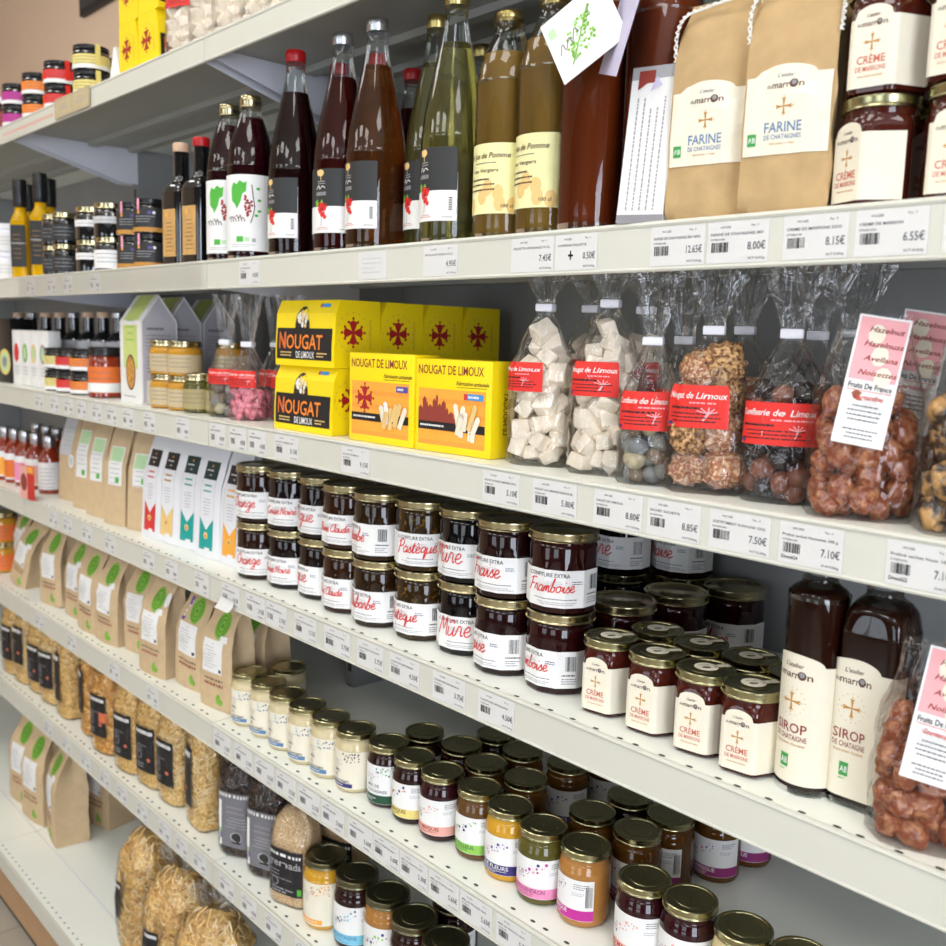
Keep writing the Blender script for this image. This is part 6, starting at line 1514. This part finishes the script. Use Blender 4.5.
# ================================================================== shelf E, far end
for lv in (0, 1):
    thing('orange_jar', '%s jar of orange spread at the far end of the honey shelf' % ('upper' if lv else 'lower'), 'jar', small_jar('orj', .042, .085, 'honey_gold', 'brass_lid', 'ink_orange'), (-2.872, .064, E_+.0004+.0852*lv), face_cam(-2.87, .06, -20), 'jars of orange spread', 1.0)

# ================================================================== topmost shelf
for x, col, nm in ((-2.548,'ink_magenta','pink'), (-2.405,'ink_flame','orange'), (-2.262,'ink_stripred','red'), (-2.090,'ink_yellow','yellow')):
    for y, k_ in ((.045, 'front'), (.135, 'rear')):
        for lv in (1, 0):
            xx = x-.0 if k_ == 'front' else x-.045
            thing('tub', '%s %s tub with %s label on the topmost shelf' % (k_, 'upper' if lv else 'lower', nm), 'tub', tub(col), (xx, y, A_+.0004+.0512*lv), face_cam(xx, y, -20), 'stacked tubs on the topmost shelf', 1.02)
thing('brown_jar', 'dark red brown jar at the left picture edge on the topmost shelf', 'jar', small_jar('rbj', .042, .088, 'jam_rasp', 'white_plastic', 'ink_maroon'), (-2.662, .050, A_+.0004), face_cam(-2.66, .05, -20))
b = M(); b.prism([(-.024,0),(.024,0),(.004,.072),(-.004,.072)], 0, .04, 'carton_white')
solo('white_card_tent', 'small white tent shaped pack beside the yellow boxes on the topmost shelf', 'pack', b.build('white_card_tent', 0), (-1.935, .030, A_+.0004), radians(6))
for i, (x, y) in enumerate(((-1.672,.056), (-1.585,.058), (-1.497,.056), (-1.408,.058), (-1.318,.056), (-1.228,.056))):
    clip_bag('nougat_bag', 'clear nougat bag on the topmost shelf, %s from the yellow boxes' % ORD[i], 'nougat_cube', NG, .082, .056, .190, .236, .165, .0125, 60, 12, (x, y, A_+.0004), radians(20+4*i), 'Nougat de Limoux', (-.030,.026,.088,.126), 'clear nougat bags on the topmost shelf', .98)
b = M(); b.box(-.095, .095, -.0012, 0, -.036, .004, 'card_tan'); b.map = lambda u, v, l: (u, -.0014-l*EPS, v)
for x0 in (-.088, .006): b.rect(x0, -.030, x0+.082, -.002, 'paper_beige', 0, 2); b.lines(x0+.016, x0+.066, -.012, 2, .008, .003, 'ink_faint', 1, random.Random(3), 'c')
solo('rail_sign', 'double tan sign clipped on the topmost rail', 'sign', b.build('rail_sign', 0), (-2.075, -.0030, A_-.001), 0)
b = M(); b.map = lambda u, v, l: (u, -.0004-l*EPS, v); b.box(-.17, .17, -.0003, 0, -.012, .012, 'rail_white'); rg = random.Random(2); x = -.16
while x < .16: q = rg.uniform(.006, .014); b.rect(x, -.003+rg.uniform(-.001,.001), x+q, .003, 'ink_salmon', 1, 2); x += q+.004
solo('rail_strip', 'faded strip with red print on the topmost rail', 'label strip', b.build('rail_strip', 0), (-2.36, -.0006, A_-.022), 0)

# ================================================================== price tickets
def ticket_mesh(price, name, w_, h_, detail, extra=None, plus=False, bar=True):
    b = M(); b.box(-w_/2, w_/2, 0, .0004, 0, h_, 'paper_ticket'); b.map = lambda u, v, l: (u, -.0001-l*EPS, v); rg = random.Random(int(w_*9999)+len(name))
    if detail:
        b.text('14-01-2020', -w_*.28, h_*.84, h_*.055, 'ink_soft', 1, w=w_*.17); b.text('Pop. : 0', w_*.28, h_*.86, h_*.050, 'ink_soft', 1, 'c', w=w_*.12)
        b.text(name, -w_*.44, h_*.665, h_*.065, 'ink_soft', 1, w=min(w_*.86, h_*.064*len(name)))
        if bar: b.text('3770001690', -w_*.44, h_*.55, h_*.045, 'ink_soft', 1, w=w_*.24); b.barcode(-w_*.42, h_*.26, -w_*.14, h_*.50, 'ink', 1, 15, rg)
        b.text(price, w_*.46, h_*.30, h_*.185, 'ink_soft', 1, 'r', w=w_*.285)
        b.text(extra or '34.77 EUR/kg', w_*.46, h_*.07, h_*.055, 'ink_soft', 1, 'r', w=w_*.27)
        if plus: b.rect(-w_*.18, h_*.38, -w_*.06, h_*.44, 'ink_black', 1, 1); b.rect(-w_*.135, h_*.28, -w_*.105, h_*.54, 'ink_black', 1, 1)
        if name.startswith('Pralin'): b.text('Direct624' if 'Nois' in name else 'Direct622', -w_*.44, h_*.11, h_*.085, 'ink_black', 1, w=w_*.26)
    else:
        b.lines(-w_*.30, -w_*.1, h_*.82, 1, .002, h_*.05, 'ink_dust', 1, rg); b.lines(-w_*.44, w_*.30, h_*.66, 1, .002, h_*.06, 'ink_dust', 1, rg)
        b.barcode(-w_*.42, h_*.24, -w_*.16, h_*.50, 'ink_soft', 1, 9, rg)
        if price: b.text(price, w_*.46, h_*.26, h_*.19, 'ink_soft', 1, 'r', w=w_*.30)
        else: b.lines(w_*.14, w_*.46, h_*.28, 1, .002, h_*.16, 'ink_dust', 1, rg)
        b.lines(w_*.14, w_*.46, h_*.07, 1, .002, h_*.05, 'ink_dust', 1, rg)
    return b.build('price_ticket', 0)
RAIL = {'B': 'bottle rail', 'C': 'nougat rail', 'D': 'jam jar rail', 'E': 'honey jar rail', 'F': 'pasta rail'}
LEV = {'B': B_, 'C': C_, 'D': D_, 'E': E_, 'F': F_}
def ticket(lv, x0, x1, price, name, label, detail=True, **k):
    w_ = x1-x0; h_ = .037
    me = cached(('tk', price, name, round(w_, 3) if detail else 0, detail), lambda: ticket_mesh(price, name, w_, h_, detail, **k))
    solo('price_ticket', label, 'price ticket', me, ((x0+x1)/2, -.0012, LEV[lv]-.0425), 0, 'price tickets on the %s' % RAIL[lv])
TB = [(-.382,-.323,'6.55€','CREME DE MARRON',{}), (-.447,-.388,'8.15€','CREME DE MARRONS 235G',{}), (-.524,-.461,'8.00€','FARINE DE CHATAIGNES BIO',{}), (-.589,-.527,'12.65€','FARINE DE CHATAIGNES BIO 400G',{}),
      (-.715,-.657,'0.50€','CONSIGNE PIQUETTE',{'plus': True, 'bar': False}), (-.782,-.718,'7.45€','PIQUETTE ARTISANALE 75 CL',{'bar': False}), (-.937,-.873,'4.95€','PETILLANT RAISIN 75 CL',{'bar': False}), (-1.395,-1.333,'4.00€','JUS DE RAISIN',{})]
for x0, x1, p, n_, k_ in TB: ticket('B', x0, x1, p, n_, 'white price ticket reading %s%s on the %s' % ('+ ' if k_.get('plus') else '', p, RAIL['B']), True, **k_)
b = M(); b.box(-.031, .031, 0, .0004, 0, .036, 'paper_ticket'); b.map = lambda u, v, l: (u, -.0001-l*EPS, v); b.lines(-.022, .022, .026, 4, .006, .0016, 'paper_grey', 1, random.Random(2), 'l', .5)
solo('price_ticket', 'faded blank looking price ticket under the amber rosé bottle', 'price ticket', b.build('price_ticket', 0), (-1.043, -.0012, B_-.0425), 0, 'price tickets on the bottle rail')
ticket('B', -.312, -.252, '6.55€', 'CREME DE MARRON BIO', 'price ticket cut by the right picture edge on the rail under the bottles')
TC = [(-.333,-.275,'7.10€','Praliné sachet Noix 180 g','price ticket reading 7.10€ below the walnut bag'), (-.430,-.370,'7.10€','Praliné sachet Noisettes 180 g','price ticket reading 7.10€ below the hazelnut praline bag'), (-.503,-.439,'7.50€','ASSORTIMENT KARALINE 150G','price ticket reading 7.50€ below the chocolate ball bag'),
      (-.576,-.513,'8.85€','SACHET SUCHETTE','price ticket reading 8.85€ below the nut rock bag'), (-.646,-.582,'8.80€','GALET DE LIMOUX','price ticket reading 8.80€ below the sugared almonds'), (-.736,-.670,'5.80€','NOUGAT AUX AMANDES FLEUR DE SEL','price ticket reading 5.80€ below the nougat bags'),
      (-.818,-.757,'5.10€','SACHET NOUGAT AMANDES 200 G','price ticket reading 5.10€ below the end of the orange nougat boxes'), (-1.109,-1.043,'9.15€','NOUGAT DE LIMOUX','price ticket reading 9.15€ below the orange nougat box with the cross'), (-1.289,-1.221,'5.15€','NOUGAT DE LIMOUX 100G','price ticket below the stacked yellow nougat boxes')]
for x0, x1, p, n_, t in TC: ticket('C', x0, x1, p, n_, t, True, **({'extra': '39.44 EUR/kg'} if n_[0] == 'P' else {}))
for i, (x0, x1) in enumerate(((-1.369,-1.313), (-1.437,-1.369), (-1.503,-1.441))): ticket('C', x0+.001, x1-.001, '4.00€', '', 'small price ticket, %s left of the nougat boxes, on the %s' % (ORD[i], RAIL['C']), False)
for i, (x0, x1, p) in enumerate(((-.814,-.752,'4.50€'), (-.901,-.838,'3.75€'), (-.992,-.928,'4.50€'), (-1.066,-1.005,'3.75€'), (-1.149,-1.083,'3.75€'), (-1.231,-1.170,'3.75€'), (-1.314,-1.254,'3.75€'), (-1.374,-1.323,'3.75€'), (-1.462,-1.401,'3.75€'))):
    ticket('D', x0, x1, p, 'CONFITURE ARTISANALE', 'jam price ticket reading %s, %s from the right on the %s' % (p, ORD[i], RAIL['D']), i < 6)
for i, xb in enumerate((-1.489,-1.414,-1.345,-1.279,-1.212,-1.148,-1.078,-1.017,-.956,-.894,-.832,-.765)):
    p = ('3.25€','3.25€','3.25€','3.25€','5.15€','5.60€','5.60€','5.60€','5.30€','5.60€','5.60€','5.75€')[i]
    ticket('E', xb-.005, xb+.054, p, 'MIEL DE FRANCE 250G', 'honey price ticket, %s right of the joint on the %s' % (ORD[i], RAIL['E']), i > 6)
for i, xb in enumerate((-1.475,-1.396,-1.316,-1.222)): ticket('F', xb-.005, xb+.050, '4.00€', '', 'price ticket, %s right of the joint on the %s' % (ORD[i], RAIL['F']), False)
for lv, xs in (('D', (-1.543,-1.667,-1.767,-1.953,-2.078,-2.191,-2.280)), ('C', (-1.613,-1.751,-1.847,-1.926,-2.004,-2.087,-2.163,-2.249,-2.348)), ('B', (-1.997,-2.147,-2.244,-2.382)), ('F', (-1.568,-1.642,-1.717,-1.820,-1.921,-2.013,-2.124,-2.242,-2.364)), ('E', (-1.761,-1.948,-2.189,-2.40))):
    for i, xb in enumerate(xs):
        w_ = .052; x0 = xb-.010 if xb > -1.55 else xb-.012
        ticket(lv, min(x0, XJ-.004-w_), min(x0+w_, XJ-.004), '', '', 'small faint price ticket, %s left of the joint on the %s' % (ORD[i], RAIL[lv]), False)
# ticket peeling off the jam rail
b = M(); rings = []
for i in range(9):
    t = i/8; rings.append([(x, -.012*t**2-.0004, -.024*t+.006*t*t) for x in (-.024, -.012, 0, .012, .024)])
b.rings(rings, 'paper_ticket', False, False, False)
solo('price_ticket', 'white ticket curling off the jam rail above the last kraft bag', 'price ticket', b.build('price_ticket', 60), (-1.437, -.0042, D_-.030), 0, 'curling ticket')
